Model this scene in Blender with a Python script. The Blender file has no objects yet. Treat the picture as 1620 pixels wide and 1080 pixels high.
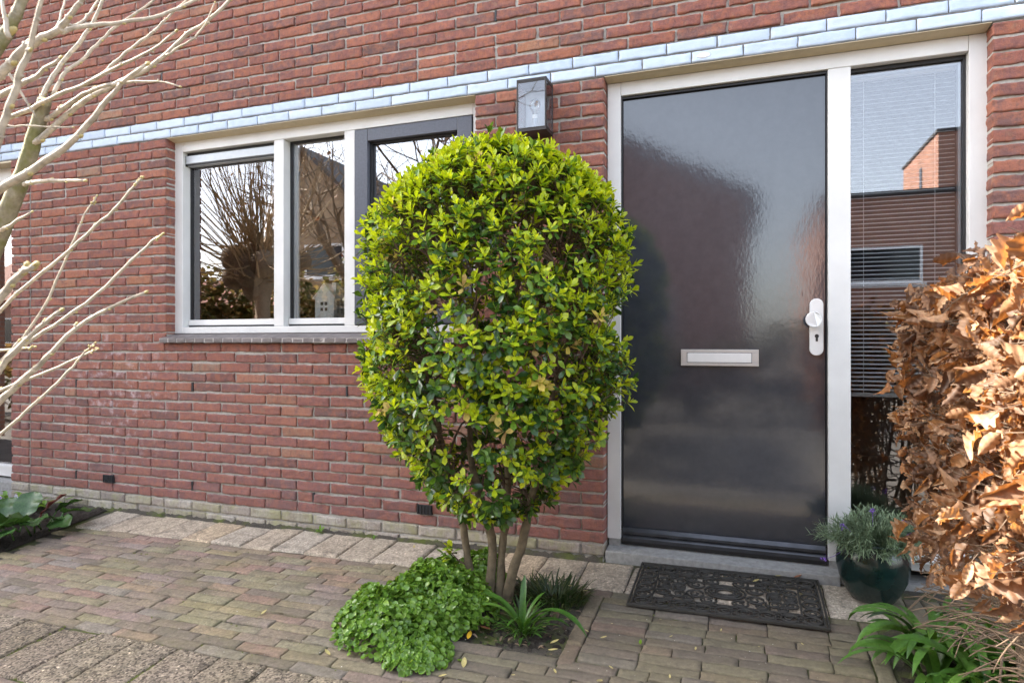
import bpy, math, random
import numpy as np
from mathutils import Vector

rng = np.random.default_rng(11)
random.seed(11)
scn = bpy.context.scene
COL = scn.collection
R = math.radians

# ------------------------------------------------------------------ camera
cam_d = bpy.data.cameras.new("camera")
cam_d.sensor_width = 36.0
cam_d.lens = 36.0 * 1018 / 1620
cam_d.shift_y = 2 / 1620
cam_d.clip_start = 0.05
cam_d.clip_end = 500
cam_d.dof.use_dof = True
cam_d.dof.focus_distance = 2.75
cam_d.dof.aperture_fstop = 8.0
cam = bpy.data.objects.new("camera", cam_d)
COL.objects.link(cam)
cam.location = (0, -3.0, 1.05)
cam.rotation_euler = (R(90), 0, math.atan2(365, 1018))
scn.camera = cam

# ------------------------------------------------------------------ light
SUN_EL = R(36)
world = bpy.data.worlds.new("World")
scn.world = world
world.use_nodes = True
wn = world.node_tree.nodes
wl = world.node_tree.links
bg = wn["Background"]
sky = wn.new("ShaderNodeTexSky")
sky.sky_type = 'NISHITA'
sky.sun_disc = False
sky.sun_elevation = SUN_EL
sky.sun_rotation = R(-95.9)
sky.air_density = 1.0
sky.dust_density = 2.2
sky.ozone_density = 1.0
hsv = wn.new("ShaderNodeHueSaturation")      # a thin high haze takes the blue out of the sky
hsv.inputs["Saturation"].default_value = 0.52
hsv.inputs["Value"].default_value = 1.25
wl.new(sky.outputs[0], hsv.inputs["Color"])
wl.new(hsv.outputs[0], bg.inputs[0])
bg.inputs[1].default_value = 0.15
sun_d = bpy.data.lights.new("sun", 'SUN')
sun_d.energy = 5.0
sun_d.angle = R(0.5)
sun_d.color = (1.0, 0.93, 0.82)
sun = bpy.data.objects.new("sun", sun_d)
COL.objects.link(sun)
SUN_AZ = R(5.9)
sd = Vector((math.cos(SUN_EL) * math.cos(SUN_AZ), math.cos(SUN_EL) * math.sin(SUN_AZ), -math.sin(SUN_EL)))
sun.rotation_euler = sd.to_track_quat('-Z', 'Y').to_euler()
scn.view_settings.view_transform = 'Standard'
scn.view_settings.look = 'None'
scn.view_settings.gamma = 1.0
scn.view_settings.exposure = 2.28
scn.cycles.use_denoising = True
scn.cycles.max_bounces = 10
scn.cycles.transparent_max_bounces = 16

# ------------------------------------------------------------------ mesh helpers
ORG = {}


class MB:
    def __init__(self):
        self.v = []; self.f = []; self.m = []; self.n = 0

    def add(self, v, f, mat=0):
        v = np.asarray(v, float)
        o = self.n
        self.v.append(v)
        self.f += [tuple(i + o for i in q) for q in f]
        if isinstance(mat, int):
            self.m += [mat] * len(f)
        else:
            self.m += list(mat)
        self.n += len(v)
        return self

    def box(self, x0, x1, y0, y1, z0, z1, mat=0):
        v = [(x, y, z) for z in (z0, z1) for y in (y0, y1) for x in (x0, x1)]
        f = [(0, 2, 3, 1), (4, 5, 7, 6), (0, 1, 5, 4), (2, 6, 7, 3), (0, 4, 6, 2), (1, 3, 7, 5)]
        return self.add(v, f, mat)

    def tube(self, pts, rad, sides=6, mat=0, cap=True):
        P = np.asarray(pts, float)
        n = len(P)
        rad = np.broadcast_to(np.asarray(rad, float), (n,))
        T = np.gradient(P, axis=0)
        T /= np.linalg.norm(T, axis=1)[:, None] + 1e-9
        ref = np.array([0, 0, 1.0]) if abs(T[0][2]) < .9 else np.array([1.0, 0, 0])
        vs = []
        u = np.cross(T[0], ref); u /= np.linalg.norm(u)
        a = np.arange(sides) * 2 * math.pi / sides
        for i in range(n):
            u = u - T[i] * (u @ T[i]); u /= np.linalg.norm(u) + 1e-9
            w = np.cross(T[i], u)
            vs.append(P[i] + rad[i] * (np.cos(a)[:, None] * u + np.sin(a)[:, None] * w))
        f = []
        for i in range(n - 1):
            for k in range(sides):
                k2 = (k + 1) % sides
                f.append((i * sides + k, i * sides + k2, (i + 1) * sides + k2, (i + 1) * sides + k))
        if cap:
            f.append(tuple(range(sides))[::-1])
            f.append(tuple((n - 1) * sides + k for k in range(sides)))
        return self.add(np.concatenate(vs), f, mat)

    def lathe(self, prof, c, n=32, mat=0, rough=0.0):
        vs = []
        for r, z in prof:
            a = np.arange(n) * 2 * math.pi / n
            rr = r * (1 + rough * np.sin(3 * a + z * 20))
            vs.append(np.stack([c[0] + rr * np.cos(a), c[1] + rr * np.sin(a), np.full(n, c[2] + z)], 1))
        f = []
        for i in range(len(prof) - 1):
            for k in range(n):
                k2 = (k + 1) % n
                f.append((i * n + k, i * n + k2, (i + 1) * n + k2, (i + 1) * n + k))
        return self.add(np.concatenate(vs), f, mat)

    def ball(self, c, r, n=8, m=6, mat=0, sc=(1, 1, 1), axis=None):
        vs = []; f = []
        for i in range(m + 1):
            t = math.pi * i / m
            for k in range(n):
                p = 2 * math.pi * k / n
                vs.append((math.sin(t) * math.cos(p) * sc[0], math.sin(t) * math.sin(p) * sc[1], math.cos(t) * sc[2]))
        V = np.array(vs) * r
        if axis is not None:
            z = np.array(axis, float); z /= np.linalg.norm(z) + 1e-9
            x = np.cross(z, [0.3, 0.9, 0.2]); x /= np.linalg.norm(x); y = np.cross(z, x)
            V = V @ np.stack([x, y, z])
        for i in range(m):
            for k in range(n):
                k2 = (k + 1) % n
                f.append((i * n + k, (i + 1) * n + k, (i + 1) * n + k2, i * n + k2))
        return self.add(V + np.array(c, float), f, mat)

    def scatter(self, tv, tf, P, A, S, mats=0):
        """copies of one small mesh: P (k,3) places, A (k,3,3) rows = local axes, S (k,) or (k,3) sizes"""
        k = len(P); n = len(tv)
        S = np.asarray(S, float)
        if S.ndim == 1: S = S[:, None].repeat(3, 1)
        L = tv[None] * S[:, None, :]
        V = np.einsum('kni,kij->knj', L, A) + P[:, None, :]
        F = np.asarray(tf)
        FF = (F[None] + (np.arange(k) * n)[:, None, None] + self.n).reshape(-1, F.shape[1])
        self.v.append(V.reshape(-1, 3)); self.f += [tuple(q) for q in FF.tolist()]
        mats = np.broadcast_to(np.asarray(mats), (k,))
        self.m += np.repeat(mats, len(F)).tolist()
        self.n += k * n
        return self

    def build(self, name, mats, parent=None, loc=(0, 0, 0), smooth=False, bevel=0.0, seg=2):
        org = Vector(ORG[parent.name]) if parent is not None else Vector(loc)
        me = bpy.data.meshes.new(name)
        V = np.concatenate(self.v) - np.array(org)
        me.from_pydata(V.tolist(), [], self.f)
        if not isinstance(mats, (list, tuple)): mats = [mats]
        for m in mats: me.materials.append(m)
        if len(mats) > 1: me.polygons.foreach_set("material_index", np.array(self.m, dtype=np.int32))
        if smooth: me.polygons.foreach_set("use_smooth", np.ones(len(me.polygons), dtype=bool))
        me.update()
        o = bpy.data.objects.new(name, me)
        COL.objects.link(o)
        if parent is not None: o.parent = parent
        else: o.location = org
        ORG[o.name] = tuple(org)
        if bevel > 0:
            b = o.modifiers.new("bevel", 'BEVEL')
            b.width = bevel; b.segments = seg; b.limit_method = 'ANGLE'; b.angle_limit = R(40)
            b.harden_normals = False
        return o


def tag(o, label, cat, group=None, kind=None):
    if label: o['label'] = label
    if cat: o['category'] = cat
    if group: o['group'] = group
    if kind: o['kind'] = kind
    return o


def thing(name, label, cat, loc=(0, 0, 0), group=None):
    o = bpy.data.objects.new(name, None)
    COL.objects.link(o)
    o.location = loc
    o.empty_display_size = 0.1
    ORG[o.name] = tuple(loc)
    return tag(o, label, cat, group)


def frames(Z, roll=None, up=(0, 0, 1)):
    """rows X,Y,Z for unit vectors Z (k,3): X across, Y along? here rows = (across, along, normal) with along = Z"""
    Z = Z / (np.linalg.norm(Z, axis=1)[:, None] + 1e-9)
    upv = np.broadcast_to(np.asarray(up, float), Z.shape)
    X = np.cross(Z, upv)
    bad = np.linalg.norm(X, axis=1) < 1e-3
    X[bad] = np.cross(Z[bad], [1.0, 0, 0])
    X /= np.linalg.norm(X, axis=1)[:, None]
    N = np.cross(X, Z)
    if roll is not None:
        c, s = np.cos(roll)[:, None], np.sin(roll)[:, None]
        X, N = X * c + N * s, N * c - X * s
    return np.stack([X, Z, N], 1)


def leaf_tpl(rows, prof, fold=0.15, curl=0.0, wave=0.0, wn=6, cols=2):
    """a leaf along +Y (0..1), across X, face +Z"""
    vs = []; f = []
    xs = np.linspace(-1, 1, cols + 1)
    for i in range(rows + 1):
        t = i / rows
        w = np.interp(t, [p[0] for p in prof], [p[1] for p in prof])
        for x in xs:
            z = abs(x) * w * fold + curl * t * t + wave * math.sin(t * wn * math.pi * 2 + abs(x) * 1.5) * abs(x)
            vs.append((x * w, t, z))
    n = cols + 1
    for i in range(rows):
        for k in range(cols):
            f.append((i * n + k, i * n + k + 1, (i + 1) * n + k + 1, (i + 1) * n + k))
    return np.array(vs), f


# ------------------------------------------------------------------ materials
def newmat(name):
    m = bpy.data.materials.new(name)
    m.use_nodes = True
    nt = m.node_tree
    return m, nt, nt.nodes["Principled BSDF"]


def ramp(nt, fac, stops, interp='LINEAR'):
    r = nt.nodes.new("ShaderNodeValToRGB")
    r.color_ramp.interpolation = interp
    e = r.color_ramp.elements
    while len(e) < len(stops): e.new(0.5)
    for i, (p, c) in enumerate(stops):
        e[i].position = p
        e[i].color = (*c, 1) if len(c) == 3 else c
    nt.links.new(fac, r.inputs[0])
    return r.outputs[0]


def noise(nt, scale, detail=5, rough=0.6, vec=None, stretch=None, dist=0.0):
    t = nt.nodes.new("ShaderNodeTexNoise")
    t.inputs["Scale"].default_value = scale
    t.inputs["Detail"].default_value = detail
    t.inputs["Roughness"].default_value = rough
    t.inputs["Distortion"].default_value = dist
    if vec is None:
        vec = nt.nodes.new("ShaderNodeTexCoord").outputs["Object"]
    if stretch:
        mp = nt.nodes.new("ShaderNodeMapping")
        mp.inputs["Scale"].default_value = stretch
        nt.links.new(vec, mp.inputs[0]); vec = mp.outputs[0]
    nt.links.new(vec, t.inputs["Vector"])
    return t.outputs[0]


def mix(nt, fac, a, b, blend='MIX'):
    n = nt.nodes.new("ShaderNodeMix")
    n.data_type = 'RGBA'; n.blend_type = blend
    for sock, val in ((n.inputs[0], fac), (n.inputs[6], a), (n.inputs[7], b)):
        if hasattr(val, 'links') or hasattr(val, 'is_linked'): nt.links.new(val, sock)
        elif isinstance(val, (int, float)): sock.default_value = val
        else: sock.default_value = (*val, 1)
    return n.outputs[2]


def math_(nt, op, a, b=0.0, clamp=False):
    n = nt.nodes.new("ShaderNodeMath"); n.operation = op; n.use_clamp = clamp
    for i, v in enumerate((a, b)):
        if isinstance(v, (int, float)): n.inputs[i].default_value = v
        else: nt.links.new(v, n.inputs[i])
    return n.outputs[0]


def bump(nt, bsdf, h, strength=0.5, dist=0.003, prev=None):
    b = nt.nodes.new("ShaderNodeBump")
    b.inputs["Strength"].default_value = strength
    b.inputs["Distance"].default_value = dist
    nt.links.new(h, b.inputs["Height"])
    if prev is not None: nt.links.new(prev, b.inputs["Normal"])
    if bsdf is not None: nt.links.new(b.outputs[0], bsdf.inputs["Normal"])
    return b.outputs[0]


def island(nt):
    return nt.nodes.new("ShaderNodeNewGeometry").outputs["Random Per Island"]


def plain(name, col, rough=0.5, metal=0.0, var=0.12, scale=30, bstr=0.0, bscale=200, ior=None):
    m, nt, b = newmat(name)
    n = noise(nt, scale)
    c = ramp(nt, n, [(0.3, tuple(max(0, x * (1 - var)) for x in col)), (0.7, tuple(min(1, x * (1 + var)) for x in col))])
    nt.links.new(c, b.inputs["Base Color"])
    b.inputs["Roughness"].default_value = rough
    b.inputs["Metallic"].default_value = metal
    if ior: b.inputs["IOR"].default_value = ior
    if bstr > 0: bump(nt, b, noise(nt, bscale), bstr, 0.001)
    return m


def brick_mat(name, stops, white=False, pale=False):
    m, nt, b = newmat(name)
    c = ramp(nt, island(nt), stops)
    n1 = noise(nt, 55, 6, .65)
    v = ramp(nt, n1, [(0.22, (.42, .40, .40)), (0.45, (.9, .9, .9)), (0.6, (1.05, 1.03, 1.0)), (0.8, (1.4, 1.36, 1.3))])
    c = mix(nt, 1.0, c, v, 'MULTIPLY')
    if not pale:
        c = mix(nt, ramp(nt, noise(nt, 21, 5, .7), [(.44, (0, 0, 0)), (.66, (.75, .75, .75))]), c, (.37, .13, .062))
        c = mix(nt, ramp(nt, noise(nt, 26, 5, .7, dist=.6), [(.52, (0, 0, 0)), (.70, (.8, .8, .8))]), c, (.125, .068, .068))
        c = mix(nt, ramp(nt, noise(nt, 17, 4, .65, dist=.3), [(.60, (0, 0, 0)), (.74, (.6, .6, .6))]), c, (.30, .19, .11))
    st = noise(nt, 1, 5, .7, stretch=(110, 110, 12))
    c = mix(nt, ramp(nt, st, [(0.52, (0, 0, 0)), (0.72, (.55, .55, .55))]), c, (.10, .06, .055))
    dk = noise(nt, 11, 4, .6)
    c = mix(nt, ramp(nt, dk, [(0.5, (0, 0, 0)), (0.75, (.5, .5, .5))]), c, (.11, .055, .05))
    if not pale:
        # efflorescence: a white bloom of salts on a few bricks low on the left of the wall
        tc = nt.nodes.new("ShaderNodeTexCoord").outputs["Object"]
        mp = nt.nodes.new("ShaderNodeVectorMath"); mp.operation = 'DISTANCE'
        nt.links.new(tc, mp.inputs[0]); mp.inputs[1].default_value = (-3.75, 0, 0.72)
        area = ramp(nt, mp.outputs["Value"], [(0.1, (1, 1, 1)), (0.62, (0, 0, 0))])
        sp = ramp(nt, noise(nt, 16, 5, .65), [(0.53, (0, 0, 0)), (0.66, (1, 1, 1))])
        sp2 = math_(nt, 'MULTIPLY', area, sp)
        sp2 = math_(nt, 'MULTIPLY', sp2, 0.75)
        c = mix(nt, sp2, c, (.62, .52, .53))
        # grey-lilac dust low on the wall
        sx = nt.nodes.new("ShaderNodeSeparateXYZ"); nt.links.new(tc, sx.inputs[0])
        low = ramp(nt, math_(nt, 'MULTIPLY', sx.outputs[2], 0.5), [(0.03, (.5, .5, .5)), (0.5, (0.12, .12, .12)), (0.7, (0, 0, 0))])
        low2 = math_(nt, 'MULTIPLY', low, ramp(nt, noise(nt, 7, 4), [(0.3, (.4, .4, .4)), (.7, (1, 1, 1))]))
        c = mix(nt, low2, c, (.24, .135, .135))
        fl = ramp(nt, noise(nt, 130, 3, .5), [(0.68, (0, 0, 0)), (0.78, (.4, .4, .4))])
        c = mix(nt, fl, c, (.42, .27, .22))
    else:
        gr = ramp(nt, noise(nt, 9, 5, .65), [(0.45, (0, 0, 0)), (0.7, (.8, .8, .8))])
        c = mix(nt, gr, c, (.30, .29, .13))
    nt.links.new(c, b.inputs["Base Color"])
    b.inputs["Roughness"].default_value = 0.85
    p = bump(nt, None, noise(nt, 45, 5, .7), 1.0, 0.005)
    p = bump(nt, None, noise(nt, 1, 4, .7, stretch=(70, 70, 14)), .8, 0.003, p)
    bump(nt, b, noise(nt, 260, 4, .7), .9, 0.002, p)
    return m


M = {}
M['brick'] = brick_mat("red brick", [(0, (.125, .075, .07)), (.06, (.17, .082, .072)), (.25, (.215, .085, .070)), (.5, (.245, .09, .071)),
                                     (.75, (.27, .10, .072)), (.94, (.315, .122, .078)), (.985, (.34, .18, .105)), (1, (.27, .18, .125))])
M['pale_brick'] = brick_mat("pale plinth brick", [(0, (.26, .22, .19)), (.4, (.40, .35, .30)), (.8, (.46, .42, .36)), (1, (.33, .30, .22))], pale=True)
M['mortar'] = plain("mortar", (.385, .36, .32), .95, var=.2, scale=70, bstr=.9, bscale=160)

m, nt, b = newmat("pale blue painted brick")
c = ramp(nt, island(nt), [(0, (.39, .475, .60)), (1, (.48, .56, .665))])
c = mix(nt, ramp(nt, noise(nt, 30, 5), [(.35, (0, 0, 0)), (.75, (.35, .35, .35))]), c, (.60, .68, .77))
c = mix(nt, ramp(nt, noise(nt, 90, 5), [(.66, (0, 0, 0)), (.8, (.3, .3, .3))]), c, (.35, .36, .38))
nt.links.new(c, b.inputs["Base Color"]); b.inputs["Roughness"].default_value = .55
p = bump(nt, None, noise(nt, 40, 4), .5, .003)
bump(nt, b, noise(nt, 240, 3), .5, .0015, p)
M['blue_brick'] = m
M['dark_mortar'] = plain("dark mortar", (.16, .155, .15), .95, var=.25, scale=80)

m, nt, b = newmat("white frame paint")
c = ramp(nt, noise(nt, 6, 5), [(.3, (.62, .61, .585)), (.7, (.70, .69, .665))])
c = mix(nt, ramp(nt, noise(nt, 1, 5, .7, stretch=(90, 90, 9)), [(.6, (0, 0, 0)), (.85, (.35, .35, .35))]), c, (.52, .48, .43))
nt.links.new(c, b.inputs["Base Color"]); b.inputs["Roughness"].default_value = .38
bump(nt, b, noise(nt, 1, 4, stretch=(300, 300, 20)), .12, .001)
M['frame'] = m
M['cream'] = plain("cream soffit with bounce tint", (.52, .43, .28), .5, var=.06)  # cream board, with warm reflected light put into its colour
M['sash'] = plain("dark grey sash paint", (.075, .08, .10), .35, var=.15, scale=80, bstr=.15)
M['rubber'] = plain("black gasket", (.012, .012, .013), .5)
M['alu'] = plain("brushed aluminium", (.62, .62, .63), .32, metal=.85, var=.05)
M['alupaint'] = plain("satin silver cassette", (.38, .40, .42), .35, metal=.3, var=.06)
M['steel'] = plain("white satin metal", (.74, .73, .71), .3, metal=.25, var=.03)
M['steelplate'] = plain("satin letter plate", (.52, .49, .46), .35, metal=.5, var=.04)
M['key'] = plain("keyhole", (.02, .015, .012), .5)
M['stone'] = plain("grey door step", (.30, .295, .28), .85, var=.22, scale=45, bstr=.4)
M['sill'] = plain("dark clay sill tile", (.135, .115, .11), .6, var=.3, scale=18, bstr=.3)
M['sillgrout'] = plain("sill grout", (.42, .38, .35), .9)
M['white'] = plain("white matte", (.86, .87, .87), .55, var=.03)
M['ornamentgrey'] = plain("ornament roof", (.42, .44, .45), .6, var=.05)  # plain grey for small ornament details
M['dark'] = plain("dark recess", (.02, .022, .025), .6)
M['room'] = plain("room wall", (.13, .12, .115), .9, var=.05)
M['slat'] = plain("blind slat", (.72, .73, .74), .4, var=.02)
M['curtain'] = plain("curtain", (.62, .62, .60), .85, var=.05)
M['card'] = plain("beige box", (.40, .33, .25), .8)
M['teal'] = plain("teal pot", (.07, .16, .13), .4)


def glass_mat(name, refl, tint, wob=0.0):
    m, nt, b = newmat(name)
    nt.nodes.remove(b)
    out = nt.nodes["Material Output"]
    tr = nt.nodes.new("ShaderNodeBsdfTransparent"); tr.inputs[0].default_value = (*tint, 1)
    gl = nt.nodes.new("ShaderNodeBsdfGlossy"); gl.inputs["Roughness"].default_value = 0.0
    gl.inputs["Color"].default_value = (1, .98, 1, 1)
    lw = nt.nodes.new("ShaderNodeFresnel"); lw.inputs[0].default_value = 1.5
    f = math_(nt, 'ADD', math_(nt, 'MULTIPLY', lw.outputs[0], 0.9), refl, True)
    mx = nt.nodes.new("ShaderNodeMixShader")
    nt.links.new(f, mx.inputs[0]); nt.links.new(tr.outputs[0], mx.inputs[1]); nt.links.new(gl.outputs[0], mx.inputs[2])
    nt.links.new(mx.outputs[0], out.inputs[0])
    if wob > 0:
        bp = nt.nodes.new("ShaderNodeBump"); bp.inputs["Strength"].default_value = wob; bp.inputs["Distance"].default_value = .001
        nt.links.new(noise(nt, 3, 2), bp.inputs["Height"]); nt.links.new(bp.outputs[0], gl.inputs["Normal"])
    return m


M['glass'] = glass_mat("window glass", .145, (.96, .98, .97), .04)
M['sideglass'] = glass_mat("side light glass", .075, (.95, .97, .97), .03)
M['lampglass'] = glass_mat("lamp glass", .03, (.9, .92, .93))

m, nt, b = newmat("gloss blue-black door paint")
c = ramp(nt, noise(nt, 25, 5), [(.3, (.030, .033, .042)), (.7, (.040, .043, .053))])
dust = ramp(nt, noise(nt, 1, 5, .7, stretch=(260, 260, 10)), [(.6, (0, 0, 0)), (.9, (.22, .22, .22))])
c = mix(nt, dust, c, (.10, .10, .105))
nt.links.new(c, b.inputs["Base Color"])
b.inputs["Roughness"].default_value = .085
b.inputs["IOR"].default_value = 1.82
p = bump(nt, None, noise(nt, 1, 2, .5, stretch=(95, 95, 55)), .115, .0012)
bump(nt, b, noise(nt, 9, 2), .10, .003, p)
M['door'] = m
M['threshold'] = plain("dark threshold", (.06, .062, .07), .3, metal=.4, var=.2, scale=20)
M['lampmetal'] = plain("dark bronze metal", (.035, .03, .027), .45, metal=.3, var=.2)
M['bulb'] = plain("bulb socket", (.8, .8, .78), .3)


def paver_mat(name, stops, moss, gravel=0.0):
    m, nt, b = newmat(name)
    c = ramp(nt, island(nt), stops)
    v = ramp(nt, noise(nt, 75, 6, .75), [(.25, (.42, .41, .40)), (.5, (.95, .94, .92)), (.76, (1.55, 1.5, 1.42))])
    c = mix(nt, 1.0, c, v, 'MULTIPLY')
    c = mix(nt, ramp(nt, noise(nt, 4, 5, .65), [(.45, (0, 0, 0)), (.72, (moss, moss, moss))]), c, (.17, .155, .06))
    c = mix(nt, ramp(nt, noise(nt, 14, 5, .65), [(.48, (0, 0, 0)), (.72, (.6, .6, .6))]), c, (.085, .072, .055))
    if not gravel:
        # darker by the door: moss and trodden dirt, plus shade painted in
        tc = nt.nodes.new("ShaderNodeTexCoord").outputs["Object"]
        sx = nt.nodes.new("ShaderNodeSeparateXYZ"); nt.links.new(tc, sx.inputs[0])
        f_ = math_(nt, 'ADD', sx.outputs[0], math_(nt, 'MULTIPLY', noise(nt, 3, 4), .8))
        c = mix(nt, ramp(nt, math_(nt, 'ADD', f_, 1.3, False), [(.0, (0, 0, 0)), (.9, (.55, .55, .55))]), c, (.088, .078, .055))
    if gravel:
        vo = nt.nodes.new("ShaderNodeTexVoronoi"); vo.inputs["Scale"].default_value = 150
        nt.links.new(nt.nodes.new("ShaderNodeTexCoord").outputs["Object"], vo.inputs["Vector"])
        g = ramp(nt, vo.outputs["Color"], [(.2, (.3, .27, .25)), (.55, (.9, .87, .83)), (.9, (1.3, 1.25, 1.2)), (.97, (3.0, 2.9, 2.8))])
        c = mix(nt, gravel, c, mix(nt, 1.0, c, g, 'MULTIPLY'))
    nt.links.new(c, b.inputs["Base Color"])
    b.inputs["Roughness"].default_value = .88
    p = bump(nt, None, noise(nt, 35, 5, .7), .6, .004)
    bump(nt, b, noise(nt, 300, 4, .7), .6, .0015, p)
    return m


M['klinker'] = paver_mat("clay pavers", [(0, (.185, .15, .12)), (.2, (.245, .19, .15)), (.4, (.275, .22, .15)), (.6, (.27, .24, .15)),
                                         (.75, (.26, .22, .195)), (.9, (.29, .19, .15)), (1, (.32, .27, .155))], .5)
M['slab'] = paver_mat("concrete edging slab", [(0, (.42, .365, .29)), (.4, (.50, .42, .325)), (.7, (.49, .44, .37)), (1, (.54, .43, .30))], .10, .45)
M['gravelslab'] = paver_mat("washed gravel slab", [(0, (.24, .20, .155)), (.5, (.28, .235, .185)), (1, (.31, .265, .205))], .28, 1.0)
M['joint'] = None
m, nt, b = newmat("joint sand and moss")
c = ramp(nt, noise(nt, 150, 4), [(.3, (.035, .03, .025)), (.7, (.10, .085, .065))])
c = mix(nt, ramp(nt, noise(nt, 6, 5, .65), [(.47, (0, 0, 0)), (.62, (1, 1, 1))]), c, (.085, .10, .02))
nt.links.new(c, b.inputs["Base Color"]); b.inputs["Roughness"].default_value = 1
bump(nt, b, noise(nt, 200, 5), 1, .004)
M['joint'] = m
m, nt, b = newmat("garden soil")
c = ramp(nt, noise(nt, 90, 6, .7), [(.3, (.016, .012, .009)), (.6, (.05, .038, .028)), (.8, (.13, .10, .075))])
nt.links.new(c, b.inputs["Base Color"]); b.inputs["Roughness"].default_value = 1
bump(nt, b, noise(nt, 70, 6, .7), 1, .015)
M['soil'] = m
M['farground'] = plain("sunlit paving beyond", (.15, .135, .115), .9, var=.4, scale=1.3)


def leaf_mat(name, stops, rough=.4, trans=.3, tcol=None, spec=.5, bscale=0, noisev=.25):
    m, nt, b = newmat(name)
    c = ramp(nt, island(nt), stops)
    v = ramp(nt, noise(nt, 90, 3), [(.3, (1 - noisev,) * 3), (.7, (1 + noisev,) * 3)])
    c = mix(nt, 1.0, c, v, 'MULTIPLY')
    nt.links.new(c, b.inputs["Base Color"])
    b.inputs["Roughness"].default_value = rough
    b.inputs["Specular IOR Level"].default_value = spec
    t = nt.nodes.new("ShaderNodeBsdfTranslucent")
    if tcol is not None: c2 = mix(nt, 1.0, c, tcol, 'MULTIPLY')
    else: c2 = c
    nt.links.new(c2, t.inputs[0])
    mx = nt.nodes.new("ShaderNodeMixShader"); mx.inputs[0].default_value = trans
    nt.links.new(b.outputs[0], mx.inputs[1]); nt.links.new(t.outputs[0], mx.inputs[2])
    nt.links.new(mx.outputs[0], nt.nodes["Material Output"].inputs[0])
    if bscale: bump(nt, b, noise(nt, bscale, 3), .4, .002)
    return m


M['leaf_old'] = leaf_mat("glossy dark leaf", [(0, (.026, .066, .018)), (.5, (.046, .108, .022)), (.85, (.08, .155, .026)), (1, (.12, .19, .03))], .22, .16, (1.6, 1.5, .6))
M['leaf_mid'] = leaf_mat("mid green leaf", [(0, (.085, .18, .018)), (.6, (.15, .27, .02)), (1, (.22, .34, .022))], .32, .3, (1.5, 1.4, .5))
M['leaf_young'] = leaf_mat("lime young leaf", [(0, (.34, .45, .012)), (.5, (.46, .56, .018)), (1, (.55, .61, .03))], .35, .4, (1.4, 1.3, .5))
M['leaf_yellow'] = leaf_mat("yellowed leaf", [(0, (.50, .38, .05)), (.6, (.55, .42, .10)), (1, (.45, .30, .12))], .5, .25)
M['bark'] = plain("bush bark", (.13, .10, .06), .9, var=.45, scale=28, bstr=.9, bscale=90)
M['twigbark'] = plain("bush twig", (.11, .07, .045), .85, var=.3)
M['gc'] = leaf_mat("round ground cover leaf", [(0, (.10, .20, .03)), (.6, (.16, .30, .04)), (1, (.24, .38, .07))], .25, .25, (1.4, 1.3, .5))
M['strap'] = leaf_mat("strap leaf", [(0, (.05, .13, .02)), (.6, (.08, .19, .028)), (1, (.12, .24, .04))], .35, .3, (1.4, 1.3, .6))
M['darkblade'] = leaf_mat("dark blade", [(0, (.02, .04, .012)), (.6, (.04, .075, .018)), (1, (.10, .11, .03))], .4, .2)
M['bergenia'] = leaf_mat("leathery dark leaf", [(0, (.03, .075, .025)), (.6, (.05, .11, .03)), (1, (.085, .15, .035))], .27, .15, (1.3, 1.3, .6), bscale=60)
M['maroon'] = leaf_mat("maroon leaf", [(0, (.10, .02, .015)), (1, (.13, .03, .02))], .4, .2)
M['lavender'] = leaf_mat("grey-green needle leaf", [(0, (.13, .19, .10)), (.6, (.19, .26, .14)), (1, (.27, .34, .21))], .6, .2)
M['purple'] = leaf_mat("purple flower", [(0, (.18, .07, .42)), (1, (.33, .18, .6))], .6, .3)
M['lilac'] = leaf_mat("pale flower", [(0, (.55, .52, .72)), (1, (.75, .74, .8))], .6, .3)
m = leaf_mat("dry beech leaf", [(0, (.085, .045, .024)), (.3, (.165, .09, .048)), (.6, (.26, .148, .078)), (.85, (.40, .265, .155)), (1, (.30, .13, .04))], .6, .36, (1.9, 1.2, .5))
M['beech'] = m
M['hedgetwig'] = plain("hedge twig", (.17, .12, .08), .85, var=.35)
M['pot'] = plain("dark green glaze", (.007, .022, .02), .17, var=.6, scale=9, ior=1.55)
M['matrubber'] = plain("rubber door mat", (.035, .032, .026), .62, var=.35, scale=60, bstr=.5)
M['fallen'] = leaf_mat("fallen leaf", [(0, (.55, .42, .06)), (.5, (.55, .48, .20)), (1, (.50, .30, .04))], .5, .2)
M['brownleaf'] = leaf_mat("brown fallen leaf", [(0, (.28, .12, .06)), (1, (.32, .12, .05))], .6, .2)
m, nt, b = newmat("pale mossy bark")
c = ramp(nt, noise(nt, 60, 5, .6), [(.3, (.17, .14, .09)), (.6, (.27, .235, .16)), (.8, (.36, .33, .26))])
c = mix(nt, ramp(nt, noise(nt, 22, 5, .65), [(.42, (0, 0, 0)), (.62, (.85, .85, .85))]), c, (.15, .15, .04))
nt.links.new(c, b.inputs["Base Color"]); b.inputs["Roughness"].default_value = .85
bump(nt, b, noise(nt, 120, 5), .8, .004)
M['mossbark'] = m
M['paletwig'] = plain("pale twig", (.42, .36, .28), .75, var=.38, scale=70, bstr=.5, bscale=150)
M['bud'] = plain("bud", (.40, .32, .13), .7, var=.3, scale=80)


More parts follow.
